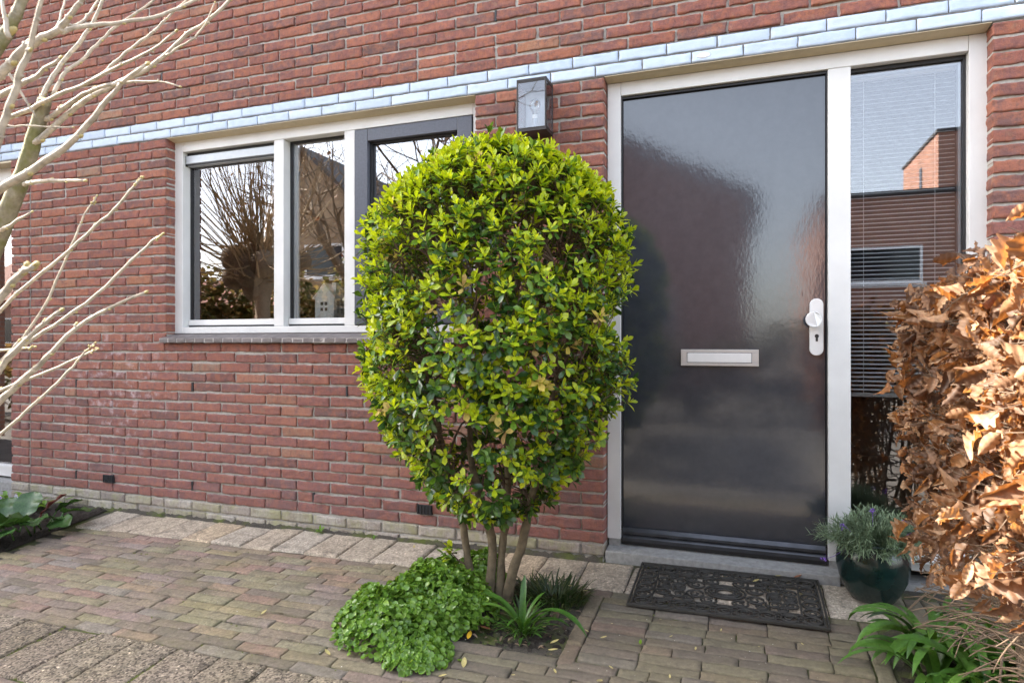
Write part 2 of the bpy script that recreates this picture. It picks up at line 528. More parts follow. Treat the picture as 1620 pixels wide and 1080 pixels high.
def wall_tex(name, c1, c2, mort, scale=1.0):
    m, nt, b = newmat(name)
    tc = nt.nodes.new("ShaderNodeTexCoord").outputs["Object"]
    sx = nt.nodes.new("ShaderNodeSeparateXYZ"); nt.links.new(tc, sx.inputs[0])
    cb = nt.nodes.new("ShaderNodeCombineXYZ")
    nt.links.new(math_(nt, 'ADD', sx.outputs[0], sx.outputs[1]), cb.inputs[0]); nt.links.new(sx.outputs[2], cb.inputs[1])
    br = nt.nodes.new("ShaderNodeTexBrick")
    nt.links.new(cb.outputs[0], br.inputs["Vector"])
    br.inputs["Color1"].default_value = (*c1, 1); br.inputs["Color2"].default_value = (*c2, 1); br.inputs["Mortar"].default_value = (*mort, 1)
    br.inputs["Scale"].default_value = 1.0 * scale
    br.inputs["Brick Width"].default_value = .22; br.inputs["Row Height"].default_value = .06; br.inputs["Mortar Size"].default_value = .006
    c = mix(nt, 1.0, br.outputs[0], ramp(nt, noise(nt, 3, 5), [(.3, (.8, .8, .8)), (.7, (1.15, 1.15, 1.15))]), 'MULTIPLY')
    nt.links.new(c, b.inputs["Base Color"]); b.inputs["Roughness"].default_value = .9
    return m


M['farbrick'] = wall_tex("far red brick", (.46, .22, .14), (.40, .18, .12), (.36, .31, .27))
M['farbrown'] = wall_tex("far brown brick", (.42, .29, .17), (.34, .22, .12), (.28, .25, .2))
M['nearcoarse'] = wall_tex("upper storey brick", (.36, .12, .07), (.28, .085, .055), (.32, .29, .26))
M['rooftile'] = plain("red roof tile", (.28, .10, .06), .8, var=.3, scale=6)
M['darkroof'] = plain("dark roof tile", (.06, .055, .055), .7, var=.3, scale=6)
M['farwin'] = plain("far window", (.02, .025, .03), .1)
M['farbark'] = plain("far bark", (.19, .14, .09), .9, var=.3)
M['farshoot'] = plain("willow shoot", (.34, .24, .13), .8, var=.3)
M['farhedge'] = leaf_mat("far hedge leaf", [(0, (.09, .11, .03)), (.5, (.20, .17, .05)), (1, (.34, .20, .07))], .6, .5)

M['brownlitter'] = leaf_mat("brown litter", [(0, (.05, .03, .02)), (.6, (.12, .07, .04)), (1, (.20, .13, .07))], .7, .1)


def gz(x, y):
    """the pavement falls gently away from the house"""
    return .033 + .0115 * np.clip(x, -5, 3) + .076 * np.maximum(y, -1.9)


def block(L, W, depth, nu, nv, rd=.004, jit=.0012, edge=.0018, sag=.003):
    """one hand-moulded brick: u along, v across, n outwards (face at n = 0)"""
    u = np.concatenate([[0, 0, rd], np.linspace(0, L, nu + 2)[1:-1], [L - rd, L, L]])
    v = np.concatenate([[0, 0, rd], np.linspace(0, W, nv + 2)[1:-1], [W - rd, W, W]])
    U, V = np.meshgrid(u, v, indexing='ij')
    N = rng.normal(0, jit, U.shape)
    ring1 = np.zeros(U.shape, bool); ring1[1, :] = ring1[-2, :] = True; ring1[:, 1] = ring1[:, -2] = True
    N[ring1] = -sag + rng.normal(0, jit, ring1.sum())
    eu = rng.normal(0, edge, U.shape); ev = rng.normal(0, edge, U.shape)
    # smooth the edge wander along the edge
    for _ in range(1):
        eu = (eu + np.roll(eu, 1, 1)) * .7; ev = (ev + np.roll(ev, 1, 0)) * .7
    m = np.zeros(U.shape, bool); m[:3, :] = m[-3:, :] = True; m[:, :3] = m[:, -3:] = True
    U = U + eu * m; V = V + ev * m
    for a in (U, V):  # outer ring shares x,z with ring 1
        a[0, :] = a[1, :]; a[-1, :] = a[-2, :]; a[:, 0] = a[:, 1]; a[:, -1] = a[:, -2]
    N[0, :] = N[-1, :] = -depth; N[:, 0] = N[:, -1] = -depth
    a, b = U.shape
    idx = np.arange(a * b).reshape(a, b)
    f = np.stack([idx[:-1, :-1], idx[1:, :-1], idx[1:, 1:], idx[:-1, 1:]], -1).reshape(-1, 4)
    return np.stack([U.ravel(), V.ravel(), N.ravel()], 1), f


class Bricks(MB):
    def lay(self, o, du, dv, dn, L, W, depth, nu, nv, mat=0, tilt=.0012, **k):
        V, F = block(L, W, depth, nu, nv, **k)
        V[:, 2] += (V[:, 0] / L - .5) * rng.normal(0, tilt) * 2 + (V[:, 1] / W - .5) * rng.normal(0, tilt) * 2
        P = np.array(o, float) + V[:, :1] * np.array(du) + V[:, 1:2] * np.array(dv) + V[:, 2:] * np.array(dn)
        self.scatter(P, F, np.zeros((1, 3)), np.eye(3)[None], np.ones(1), mat)


def course(x0, x1, parity, prev, half=.11):
    """joint positions of one course of wild bond between x0 and x1"""
    n = max(1, round((x1 - x0) / half))
    best = None
    for _ in range(14):
        s = [1] if parity else [2]
        if n == 1: s = [1]
        while sum(s) < n:
            r = n - sum(s)
            s.append(1 if r == 1 or (rng.random() < .07 and r > 2) else 2)
        if sum(s) > n: s[-1] -= sum(s) - n
        j = np.cumsum([0] + s)
        bad = len(set(j[1:-1]) & prev)
        if best is None or bad < best[0]: best = (bad, j)
    j = best[1]
    return x0 + j * (x1 - x0) / n, set(j[1:-1])


# ================================================================== THE HOUSE
house = thing('brick_house', "red brick terraced house front with white window and dark front door", 'house', (0, 0, 0))
P = (2.303 - .098) / 37
ZB = .098 - 3 * P
WX0, WX1, DX0, DX1, LX = -3.334, -1.273, -.617, .921, -4.73
ZS, ZT = 1.051, 2.303
br = Bricks()
prevs = {}


SLITS = []


def run(z0, z1, x0, x1, key, k, e0=False, e1=False, pale=False, half=.11):
    xs, prevs[key] = course(x0, x1, k % 2, prevs.get(key, set()), half)
    for i in range(len(xs) - 1):
        a, c_ = xs[i] + .0055, xs[i + 1] - .0055
        if i == 0 and e0: a = x0
        if i == len(xs) - 2 and e1: c_ = x1
        a += rng.normal(0, .0015) * (not (i == 0 and e0)); c_ += rng.normal(0, .0015) * (not (i == len(xs) - 2 and e1))
        if k in (4, 14) and i % 5 == 2: SLITS.append((xs[i], z0, z1))
        dep = .11 if (i == 0 and e0) or (i == len(xs) - 2 and e1) else .022
        zz = z0 + .0060 + rng.normal(0, .0011); hh = z1 - z0 - .0122 + rng.normal(0, .0015)
        br.lay((a, rng.normal(0, .0016), zz), (1, 0, 0), (0, 0, 1), (0, -1, 0), c_ - a, hh, dep, max(4, int((c_ - a) / .017)), 4,
               1 if pale else 0, jit=.0010, edge=.0014, sag=.0022, rd=.0035)


for k in range(40):
    z0, z1 = ZB + k * P, ZB + (k + 1) * P
    zm = (z0 + z1) / 2
    pale = k < 3
    run(z0, z1, LX, -4.553, 'a', k, e0=True, pale=pale)
    if zm < ZS:
        run(z0, z1, -4.543, DX0, 'b', k, e1=True, pale=pale)
    else:
        run(z0, z1, -4.543, WX0, 'b', k, e1=True)
        run(z0, z1, WX1, DX0, 'c', k, e0=True, e1=True)
    run(z0, z1, DX1, 1.70, 'd', k, e0=True, pale=pale)
    run(z0, z1, -7.0, -6.3, 'e', k, e1=True, pale=pale)
ZU = ZT + .112
for k in range(19):
    z0, z1 = ZU + k * P, ZU + (k + 1) * P
    run(z0, z1, -7.0, 1.70, 'u', k)
br.build('wall', [M['brick'], M['pale_brick']], house, smooth=True)

mo = MB()
for x0, x1, z0, z1 in ((-4.725, -4.5535, -.3, ZT), (-4.5425, WX0 - .002, -.3, ZT), (WX0 - .002, WX1 + .002, -.3, ZS - .002), (WX1 + .002, DX0 - .002, -.3, ZT),
                       (DX1 + .002, 1.72, -.3, ZT), (-7.0, -6.3, -.3, ZT), (-7.0, 1.72, ZT + .001, 3.56)):
    mo.box(x0, x1, .0095, .108, z0, z1)
mo.build('mortar', M['mortar'], house)
for sx_, sz0, sz1 in SLITS:      # open vent joints
    MB().box(sx_ - .005, sx_ + .005, .0, .012, sz0 + .004, sz1 - .002).build('vent_joint', M['dark'], house)
mb = MB().box(-4.552, -4.545, .012, .1, -.2, ZT)
mb.build('expansion_joint', M['rubber'], house)

bb = Bricks()
for row in range(2):
    z0 = ZT + .002 + row * .0555
    x = -7.07 + (.11 if row else 0) + .0325
    while x < 1.7:
        bb.lay((x + .0028, rng.normal(-.001, .001), z0 + .0035), (1, 0, 0), (0, 0, 1), (0, -1, 0), .2144, .0480, .03, 9, 3, jit=.0009, edge=.0008, tilt=.0008)
        x += .22
bb.build('painted_brick_band', M['blue_brick'], house, smooth=True)
MB().box(-7.0, 1.7, .004, .0068, ZT + .001, ZT + .114).build('band_joint', M['dark_mortar'], house)
# the touch of fresh white paint on the band above the door
MB().ball((-.163, -.003, 2.333), .02, 10, 6, 0, (1.5, .12, .55)).build('paint_patch', M['white'], house, smooth=True)

# upper storey, ends and rear, out of the picture
up = MB()
up.box(-7.0, 1.72, .008, .11, 3.561, 5.6).box(1.722, 7.0, .0, .11, -.3, 5.6)
up.box(-8.98, -7.002, .008, .11, -.3, 5.6)
up.box(-7.0, 7.0, 5.9, 6.0, -.3, 5.6).box(6.9, 7.0, .112, 5.89, -.3, 5.6).box(-7.0, -6.9, .112, 5.89, -.3, 5.6)
up.build('upper_wall', M['nearcoarse'], house)
rf = MB()
rf.add([(-7.2, -.25, 5.55), (7.2, -.25, 5.55), (7.2, 3, 8.2), (-7.2, 3, 8.2), (-7.2, 6.2, 5.55), (7.2, 6.2, 5.55),
        (-7.2, -.25, 5.4), (7.2, -.25, 5.4), (7.2, 6.2, 5.4), (-7.2, 6.2, 5.4)],
       [(0, 1, 2, 3), (3, 2, 5, 4), (6, 9, 8, 7), (0, 6, 7, 1), (4, 5, 8, 9), (0, 3, 4, 9, 6), (1, 7, 8, 5, 2)])
rf.build('roof', M['darkroof'], house)

# rooms behind the glass
rm = MB()
rm.box(-6.9, 6.9, 3.6, 3.65, -.1, 2.6).box(-6.9, 6.9, .13, 3.6, 2.46, 2.5).box(-6.9, 6.9, .13, 3.6, -.15, -.1)
rm.box(-.70, -.64, .13, 3.6, -.1, 2.46).box(-4.64, -4.56, .13, 3.6, -.1, 2.46)
rm.build('room', M['room'], house)
MB().box(WX0 + .02, WX1 - .02, .167, .42, 1.12, 1.148).build('inner_sill', M['white'], house, bevel=.004)

# ---- window
FY = .07
fw = MB()
X0, X1 = -3.345, -1.268
IL, IR = -3.272, -1.315
ZI0, ZI1 = 1.146, 2.232
fw.box(X0, IL, FY, .165, 1.107, 2.296).box(IR, X1, FY, .165, 1.107, 2.296)
fw.box(IL + .0005, IR - .0005, FY, .165, ZI1, 2.296).box(IL + .0005, IR - .0005, FY, .165, 1.107, ZI0)
fw.box(-2.581, -2.511, FY + .002, .165, ZI0 + .0005, ZI1 - .0005).box(-2.098, -2.030, FY + .002, .165, ZI0 + .0005, ZI1 - .0005)
win = fw.build('window', M['frame'], house, bevel=.003)
# bottom glazing beads with their dark gap
bd = MB().box(IL + .001, -2.582, .112, .15, ZI0 + .012, ZI0 + .046).box(-2.510, -2.099, .112, .15, ZI0 + .012, ZI0 + .046)
bd.build('glazing_bead', M['frame'], win, bevel=.003)
gk = MB()
for x0, x1 in ((IL, -2.582), (-2.510, -2.099)):
    gk.box(x0 + .001, x0 + .011, .128, .148, ZI0 + .047, ZI1 - .012)
    gk.box(x1 - .010, x1 - .001, .128, .148, ZI0 + .047, ZI1 - .012)
    gk.box(x0 + .001, x1 - .001, .128, .148, ZI1 - .011, ZI1 - .001)
    gk.box(x0 + .001, x1 - .001, .118, .15, ZI0 + .001, ZI0 + .011)
gk.build('gasket', M['rubber'], win)
for x0, x1 in ((IL, -2.582), (-2.510, -2.099)):
    sp = MB(); sp.box(x0 + .012, x0 + .024, .144, .158, ZI0 + .048, ZI1 - .013).box(x0 + .026, x0 + .044, .156, .164, ZI0 + .048, ZI1 - .013)
    sp.build('spacer', M['alupaint'], win)
    MB().box(x0 + .004, x1 - .004, .138, .142, ZI0 + .03, ZI1 - .004).build('pane', M['glass'], win)
# the dark opening casement
sh = MB()
SX0, SX1, SZ0, SZ1, SW = -2.026, -1.319, ZI0 + .006, ZI1 - .006, .083
sh.box(SX0, SX0 + SW, .062, .14, SZ0, SZ1).box(SX1 - SW, SX1, .062, .14, SZ0, SZ1)
sh.box(SX0 + SW + .0005, SX1 - SW - .0005, .0625, .14, SZ1 - .068, SZ1 - .0002).box(SX0 + SW + .0005, SX1 - SW - .0005, .0625, .14, SZ0 + .0002, SZ0 + .085)
sash = sh.build('sash', M['sash'], win, bevel=.003)
MB().box(SX0 + SW - .004, SX1 - SW + .004, .108, .112, SZ0 + .08, SZ1 - .062).build('pane', M['glass'], win)
g2 = MB()
g2.box(SX0 + SW, SX0 + SW + .008, .09, .107, SZ0 + .086, SZ1 - .069).box(SX0 + SW, SX1 - SW, .09, .107, SZ1 - .077, SZ1 - .069)
g2.build('gasket', M['rubber'], win)
# roller blind cassette under the head of the left bay
cs = MB()
cs.box(IL + .006, -2.588, .088, .136, ZI1 - .072, ZI1 - .022).box(IL + .006, -2.588, .100, .134, ZI1 - .085, ZI1 - .079)
cas = cs.build('roller_blind_cassette', M['alupaint'], win, bevel=.004)
cd = MB().box(IL + .001, -2.583, .094, .137, ZI1 - .079, ZI1 - .0725).box(IL + .001, IL + .0055, .09, .137, ZI1 - .085, ZI1 - .022)
cd.box(IL + .001, -2.583, .105, .137, ZI1 - .0215, ZI1 - .001)
cd.build('gasket', M['rubber'], win)
# soffit over the window and over the door
sf = MB()
sf.add([(WX0 + .005, .002, 2.301), (WX1 - .003, .002, 2.301), (WX1 - .003, .069, 2.290), (WX0 + .005, .069, 2.290),
        (WX0 + .005, .002, 2.303), (WX1 - .003, .002, 2.303), (WX1 - .003, .069, 2.302), (WX0 + .005, .069, 2.302)],
       [(0, 1, 2, 3), (7, 6, 5, 4), (0, 4, 5, 1), (3, 2, 6, 7), (0, 3, 7, 4), (1, 5, 6, 2)])
sf.build('window_soffit', M['cream'], house)
sf = MB()
sf.add([(DX0 + .004, .002, 2.301), (DX1 - .003, .002, 2.301), (DX1 - .003, .069, 2.292), (DX0 + .004, .069, 2.292),
        (DX0 + .004, .002, 2.303), (DX1 - .003, .002, 2.303), (DX1 - .003, .069, 2.302), (DX0 + .004, .069, 2.302)],
       [(0, 1, 2, 3), (7, 6, 5, 4), (0, 4, 5, 1), (3, 2, 6, 7), (0, 3, 7, 4), (1, 5, 6, 2)])
sf.build('door_soffit', M['cream'], house)
# sill of dark tiles on edge
sl = Bricks()
x = -3.348
while x < -1.22:
    sl.lay((x + .001, -.036 + rng.normal(0, .0008), 1.050), (1, 0, 0), (0, 0, 1), (0, -1, 0), .0675, .0265, .03, 2, 2, jit=.0004, edge=.0004, tilt=.0006)
    V = [(x + .001, -.034, 1.0775), (x + .0685, -.034, 1.0775), (x + .0685, .075, 1.105), (x + .001, .075, 1.105)]
    sl.add(V + [(a, b_, 1.052) for a, b_, c_ in V], [(0, 1, 2, 3), (0, 4, 5, 1), (1, 5, 6, 2), (2, 6, 7, 3), (3, 7, 4, 0)])
    x += .0702
sill = sl.build('window_sill', M['sill'], house, smooth=False)
gr = MB()
gr.add([(-3.347, -.0345, 1.051), (-1.22, -.0345, 1.051), (-1.22, -.0345, 1.076), (-3.347, -.0345, 1.076), (-3.347, .07, 1.1025), (-1.22, .07, 1.1025), (-3.347, .07, 1.051), (-1.22, .07, 1.051)],
       [(0, 1, 2, 3), (3, 2, 5, 4), (0, 6, 7, 1), (0, 3, 4, 6), (1, 7, 5, 2)])
gr.build('grout', M['sillgrout'], sill)

# ---- entrance frame, door, side light
ef = MB()
ef.box(-.613, -.549, FY, .165, .112, 2.292).box(.346, .434, FY, .165, .112, 2.2275).box(.860, .929, FY, .165, .112, 2.292)
ef.box(-.5485, .8595, FY, .165, 2.2285, 2.292).box(.4345, .8595, FY + .002, .165, .105, .19)
entr = ef.build('entrance_frame', M['frame'], house, bevel=.003)
MB().add([(.4345, .045, .155), (.8595, .045, .155), (.8595, .1, .186), (.4345, .1, .186), (.4345, .045, .145), (.8595, .045, .145), (.8595, .1, .145), (.4345, .1, .145)],
         [(0, 1, 2, 3), (0, 4, 5, 1), (4, 7, 6, 5), (0, 3, 7, 4), (1, 5, 6, 2)]).build('weather_sill', M['frame'], entr)
for a_, b__ in ((-.606, -.552), (.352, .43), (.866, .925)): MB().box(a_, b__, FY + .004, .16, .05, .1115).build('foot_block', M['stone'], entr)
dk = MB()
dk.box(-.549, -.543, .085, .16, .16, 2.228).box(.340, .3455, .085, .16, .16, 2.228).box(-.543, .340, .085, .16, 2.2165, 2.228)
dk.build('door_gasket', M['rubber'], entr)
dr = MB().box(-.5425, .3395, .100, .150, .166, 2.216)
door = dr.build('front_door', M['door'], house, bevel=.002)
wb = MB()
wb.add([(-.5425, .094, .166), (.3395, .094, .166), (.3395, .082, .150), (-.5425, .082, .150), (-.5425, .082, .138), (.3395, .082, .138), (.3395, .094, .134), (-.5425, .094, .134),
        (-.5425, .080, .120), (.3395, .080, .120), (.3395, .080, .104), (-.5425, .080, .104), (-.5425, .15, .104), (.3395, .15, .104), (-.5425, .15, .166), (.3395, .15, .166)],
       [(0, 3, 2, 1), (3, 4, 5, 2), (4, 7, 6, 5), (7, 8, 9, 6), (8, 11, 10, 9), (11, 12, 13, 10), (0, 1, 15, 14)])
wb.build('weather_bar', M['threshold'], door)
MB().box(-.5485, .3455, .088, .16, .088, .1035).build('door_gap', M['rubber'], house)
# letter plate
lp = MB()
lp.box(-.271, .068, .088, .0998, .944, .958).box(-.271, .068, .088, .0998, 1.004, 1.019).box(-.271, -.244, .088, .0998, .9583, 1.0037).box(.039, .068, .088, .0998, .9583, 1.0037)
plate = lp.build('letter_plate', M['steelplate'], door, bevel=.0012)
MB().box(-.242, .037, .085, .0995, .960, 1.0022).build('flap', M['steel'], plate, bevel=.0015)
# handle plate, knob and key hole


def stadium(cx, z0, z1, w, y0, y1, n=12):
    r = w / 2
    pts = [(cx + r * math.cos(a), z1 - r + r * math.sin(a)) for a in np.linspace(0, math.pi, n)]
    pts += [(cx + r * math.cos(a), z0 + r + r * math.sin(a)) for a in np.linspace(math.pi, 2 * math.pi, n)]
    k = len(pts)
    v = [(x, y0, z) for x, z in pts] + [(x, y1, z) for x, z in pts]
    f = [tuple(range(k))[::-1], tuple(range(k, 2 * k))] + [(i, (i + 1) % k, k + (i + 1) % k, k + i) for i in range(k)]
    return v, f


hp = MB().add(*stadium(.303, .994, 1.243, .056, .089, .0998))
hplate = hp.build('handle_plate', M['steel'], door, bevel=.002)
kn = MB()
pts = []
for a in np.linspace(0, 2 * math.pi, 28, endpoint=False):
    pts.append((.0335 * math.cos(a), .0335 * math.sin(a)))
cx, cz = .288, 1.150
v = []; f = []
ys = [.088, .062, .060, .040, .038]
rs = [.45, .45, .97, 1.0, .94]
for y, r in zip(ys, rs):
    for px, pz in pts:
        yy = y
        if px > .012 and y < .05: yy = y + (px - .012) * .95   # the chamfered grip side
        v.append((cx + px * r, yy, cz + pz * r))
n = len(pts)
for i in range(len(ys) - 1):
    for k in range(n): f.append((i * n + k, i * n + (k + 1) % n, (i + 1) * n + (k + 1) % n, (i + 1) * n + k))
f.append(tuple((len(ys) - 1) * n + k for k in range(n)))
kn.add(v, f)
kn.build('door_knob', M['steel'], door)
kh = MB()
kh.tube([(.304, .0885, 1.079), (.304, .0872, 1.079)], .0085, 14)
kh.box(.2995, .3085, .0873, .0886, 1.056, 1.078)
kh.build('key_hole', M['key'], hplate)
# side light glass
MB().box(.438, .856, .120, .124, .185, 2.222).build('side_light', M['sideglass'], house)
gk = MB()
gk.box(.4345, .439, .105, .119, .19, 2.228).box(.850, .8595, .105, .119, .19, 2.228).box(.439, .850, .105, .119, 2.212, 2.228).box(.439, .85, .105, .119, .1905, .197)
gk.build('gasket', M['rubber'], entr)
MB().box(.838, .8495, .127, .15, .2, 2.21).box(.44, .838, .127, .15, 2.2, 2.211).build('spacer', M['alupaint'], entr)

# ---- door step
st = MB()
st.add([(-.608, -.004, -.05), (.385, -.004, -.05), (.385, -.004, .072), (-.608, -.004, .072), (.385, .17, .088), (-.608, .17, .088), (.385, .17, -.05), (-.608, .17, -.05)],
       [(0, 1, 2, 3), (3, 2, 4, 5), (1, 6, 4, 2), (0, 3, 5, 7), (5, 4, 6, 7)])
st.box(.387, .93, .03, .17, -.05, .06)
st.build('door_step', M['stone'], house, bevel=.003)

# ---- tall glazed door further left
lg = MB()
lg.box(-6.25, -4.735, .1, .19, .10, .175).box(-6.25, -4.735, .1, .19, 2.2, 2.296).box(-4.80, -4.735, .1, .19, .1755, 2.1995)
lgf = lg.build('garden_door', M['frame'], house, bevel=.003)
MB().box(-6.25, -4.80, .150, .154, .176, 2.2).build('pane', M['glass'], lgf)
MB().box(-6.3, -4.73, .02, .19, -.1, .085).build('garden_door_step', M['stone'], house, bevel=.003)
MB().box(-6.3, -4.735, .002, .095, 2.29, 2.301).build('garden_door_soffit', M['cream'], house)

# ---- air brick grilles
for x0, x1, z0, z1 in ((-3.855, -3.765, .158, .2085), (-1.60, -1.515, .158, .2085)):
    vg = MB().box(x0, x1, -.0075, .02, z0, z1, 0)
    for i in range(5): vg.box(x0 + .006 + i * .0185, x0 + .009 + i * .0185, -.0115, -.008, z0 + .004, z1 - .004, 1)
    vg.box(x0 + .004, x1 - .004, -.0125, -.0118, (z0 + z1) / 2 - .002, (z0 + z1) / 2 + .002, 1)
    vg.build('air_grille', [M['dark'], M['rubber']], house)

# ================================================================== THINGS ON AND BEHIND THE HOUSE
vb = MB()
z = .845
while z < 2.195:
    vb.add([(.446, .168, z - .0032), (.838, .168, z - .0032), (.838, .175, z + .0012), (.446, .175, z + .0012), (.838, .184, z + .0036), (.446, .184, z + .0036)], [(0, 1, 2, 3), (3, 2, 4, 5)])
    z += .0186
blind = tag(vb.build('venetian_blind', M['slat'], loc=(.64, .176, .8)), "white venetian blind hanging behind the narrow pane beside the front door", 'blind')
MB().box(.442, .842, .166, .186, 2.196, 2.215).build('head_rail', M['slat'], blind)
MB().box(.442, .842, .166, .186, .815, .832).build('bottom_rail', M['alupaint'], blind)
cv = MB()
for x in (.497, .765): cv.tube([(x, .165, .83), (x, .165, 2.2)], .0012, 4)
cv.build('cord', M['slat'], blind)

cu = MB()
V = []; n = 24
for i in range(n + 1):
    x = -3.262 + .085 * i / n
    V += [(x, .205 + .012 * math.sin(i * 1.6), 1.15), (x, .205 + .012 * math.sin(i * 1.6 + .3), 2.3)]
cu.add(V, [(2 * i, 2 * i + 2, 2 * i + 3, 2 * i + 1) for i in range(n)])
tag(cu.build('curtain', M['curtain'], loc=(-3.22, .2, 1.15), smooth=True), "pale curtain strip hanging behind the left edge of the window", 'curtain')

# white ornament house behind the middle pane
oh = thing('ornament_house', "white toy house with pointed gable standing on the sill behind the middle pane", 'ornament', (-2.32, .27, 1.149))
OX, OY, OZ, OW, OD, OH = -2.372, .178, 1.1485, .130, .16, .170
bd = MB()
bd.add([(OX, OY, OZ), (OX + OW, OY, OZ), (OX + OW, OY, OZ + OH), (OX + OW / 2, OY, OZ + OH + .072), (OX, OY, OZ + OH),
        (OX, OY + OD, OZ), (OX + OW, OY + OD, OZ), (OX + OW, OY + OD, OZ + OH), (OX + OW / 2, OY + OD, OZ + OH + .072), (OX, OY + OD, OZ + OH)],
       [(0, 1, 2, 3, 4), (9, 8, 7, 6, 5), (1, 6, 7, 2), (0, 4, 9, 5)])
bd.build('body', M['white'], oh)
rr = MB()
for s in (-1, 1):
    e = OX + OW / 2 + s * (OW / 2 + .012)
    rr.add([(OX + OW / 2, OY - .008, OZ + OH + .081), (e, OY - .008, OZ + OH - .007), (e, OY + OD + .008, OZ + OH - .007), (OX + OW / 2, OY + OD + .008, OZ + OH + .081),
            (OX + OW / 2, OY - .008, OZ + OH + .073), (e, OY - .008, OZ + OH - .014), (e, OY + OD + .008, OZ + OH - .014), (OX + OW / 2, OY + OD + .008, OZ + OH + .073)],
           [(0, 1, 2, 3), (7, 6, 5, 4), (0, 4, 5, 1), (1, 5, 6, 2), (2, 6, 7, 3)])
rr.build('roof', M['white'], oh)
MB().box(OX + OW / 2 + .016, OX + OW / 2 + .044, OY + .05, OY + .085, OZ + OH + .03, OZ + OH + .088).build('chimney', M['white'], oh)
for i in range(2):
    for j in range(2):
        MB().box(OX + .039 + i * .030, OX + .055 + i * .030, OY - .002, OY + .002, OZ + .088 + j * .033, OZ + .106 + j * .033).build('window', M['dark'], oh)
a = np.linspace(0, math.pi, 14)
MB().add([(OX + OW / 2 + .034 * math.cos(t), OY - .002, OZ + .030 * math.sin(t)) for t in a], [tuple(range(14))]).build('arch_door', M['dark'], oh)
for i in range(3):
    for j in range(3): MB().box(OX + OW - .002, OX + OW + .002, OY + .025 + i * .045, OY + .045 + i * .045, OZ + .03 + j * .045, OZ + .055 + j * .045).build('side_window', M['ornamentgrey'], oh)


def open_box(name, x0, x1, y0, y1, z0, z1, mat, label):
    b_ = MB(); t = .006
    b_.box(x0, x1, y0, y0 + t, z0, z1).box(x0, x1, y1 - t, y1, z0, z1).box(x0, x0 + t, y0 + t, y1 - t, z0, z1).box(x1 - t, x1, y0 + t, y1 - t, z0, z1).box(x0, x1, y0, y1, z0 - .004, z0)
    tag(b_.build(name, mat, loc=((x0 + x1) / 2, (y0 + y1) / 2, z0), bevel=.002), label, 'planter')


open_box('planter_box', -2.93, -2.70, .24, .34, 1.153, 1.205, M['card'], "beige planter box on the inner sill behind the left pane")
open_box('planter_box', -3.10, -2.97, .24, .34, 1.153, 1.18, M['teal'], "low green planter box on the inner sill near the curtain")

# ---- wall lamp
lamp = thing('wall_lamp', "dark metal box lantern with clear panes and a bare bulb on the brick pier", 'wall lamp', (-.935, 0, 2.165))
lx0, lx1, ly0, ly1, lz0, lz1 = -1.007, -.861, -.128, -.012, 2.043, 2.291
fr = MB(); t = .0075
for x in (lx0, lx1 - t):
    for y in (ly0, ly1 - t): fr.box(x, x + t, y, y + t, lz0 + .0125, lz1 - .0105)
fr.box(lx0, lx1, ly0, ly1, lz1 - .01, lz1).box(lx0, lx1, ly0, ly1, lz0, lz0 + .012)
for y in (ly0, ly1 - t): fr.box(lx0 + t + .0003, lx1 - t - .0003, y + .0004, y + t, lz1 - .017, lz1 - .0103).box(lx0 + t + .0003, lx1 - t - .0003, y + .0004, y + t, lz0 + .0123, lz0 + .0185)
for x in (lx0, lx1 - t): fr.box(x + .0004, x + t, ly0 + t + .0003, ly1 - t - .0003, lz1 - .017, lz1 - .0103).box(x + .0004, x + t, ly0 + t + .0003, ly1 - t - .0003, lz0 + .0123, lz0 + .0185)
fr.build('lamp_frame', M['lampmetal'], lamp, bevel=.0012)
MB().box(lx0 + .004, lx1 - .004, -.0118, -.002, lz0 + .004, lz1 - .004).build('back_plate', M['alupaint'], lamp)
MB().box(lx0 + .0035, lx1 - .0035, ly0 + .002, ly0 + .004, lz0 + .0125, lz1 - .0105).build('pane', M['lampglass'], lamp)
MB().box(lx0 + .002, lx0 + .0035, ly0 + .008, ly1 - .008, lz0 + .0125, lz1 - .0105).build('pane', M['lampglass'], lamp)
MB().box(lx1 - .0035, lx1 - .002, ly0 + .008, ly1 - .008, lz0 + .0125, lz1 - .0105).build('pane', M['lampglass'], lamp)
MB().tube([(-.934, -.07, lz0 + .0125), (-.934, -.07, lz0 + .075)], .0135, 14).build('bulb_holder', M['alupaint'], lamp, smooth=False)
MB().tube([(-.934, -.07, lz0 + .0755), (-.934, -.07, lz0 + .093)], .0125, 14).build('bulb_cap', M['bulb'], lamp)
MB().lathe([(.0115, .0935), (.014, .105), (.026, .128), (.0285, .142), (.025, .156), (.012, .166), (.001, .168)], (-.934, -.07, lz0), 18).build('bulb', M['lampglass'], lamp, smooth=True)
fl = MB()
for dx in (-.008, -.003, .003, .008): fl.tube([(-.934 + dx * .6, -.07, lz0 + .1), (-.934 + dx, -.07, lz0 + .145)], .0013, 5)
fl.build('filament', M['bulb'], lamp)


# ================================================================== GROUND
gb = MB()
xs = [-60, -12, -8, -5.2, -4.4, -3.6, -2.6, -1.6, -.6, .4, 1.4, 2.4, 8, 60]
ys = [6, .3, -.2, -.7, -1.2, -1.9, -3, -6, -20, -70]
V = [(x, y, float(gz(x, min(y, .1))) - .028) for y in ys for x in xs]
nx = len(xs)
gb.add(V, [(j * nx + i, (j + 1) * nx + i, (j + 1) * nx + i + 1, j * nx + i + 1) for j in range(len(ys) - 1) for i in range(nx - 1)])
tag(gb.build('ground', M['farground']), None, None, kind='structure')


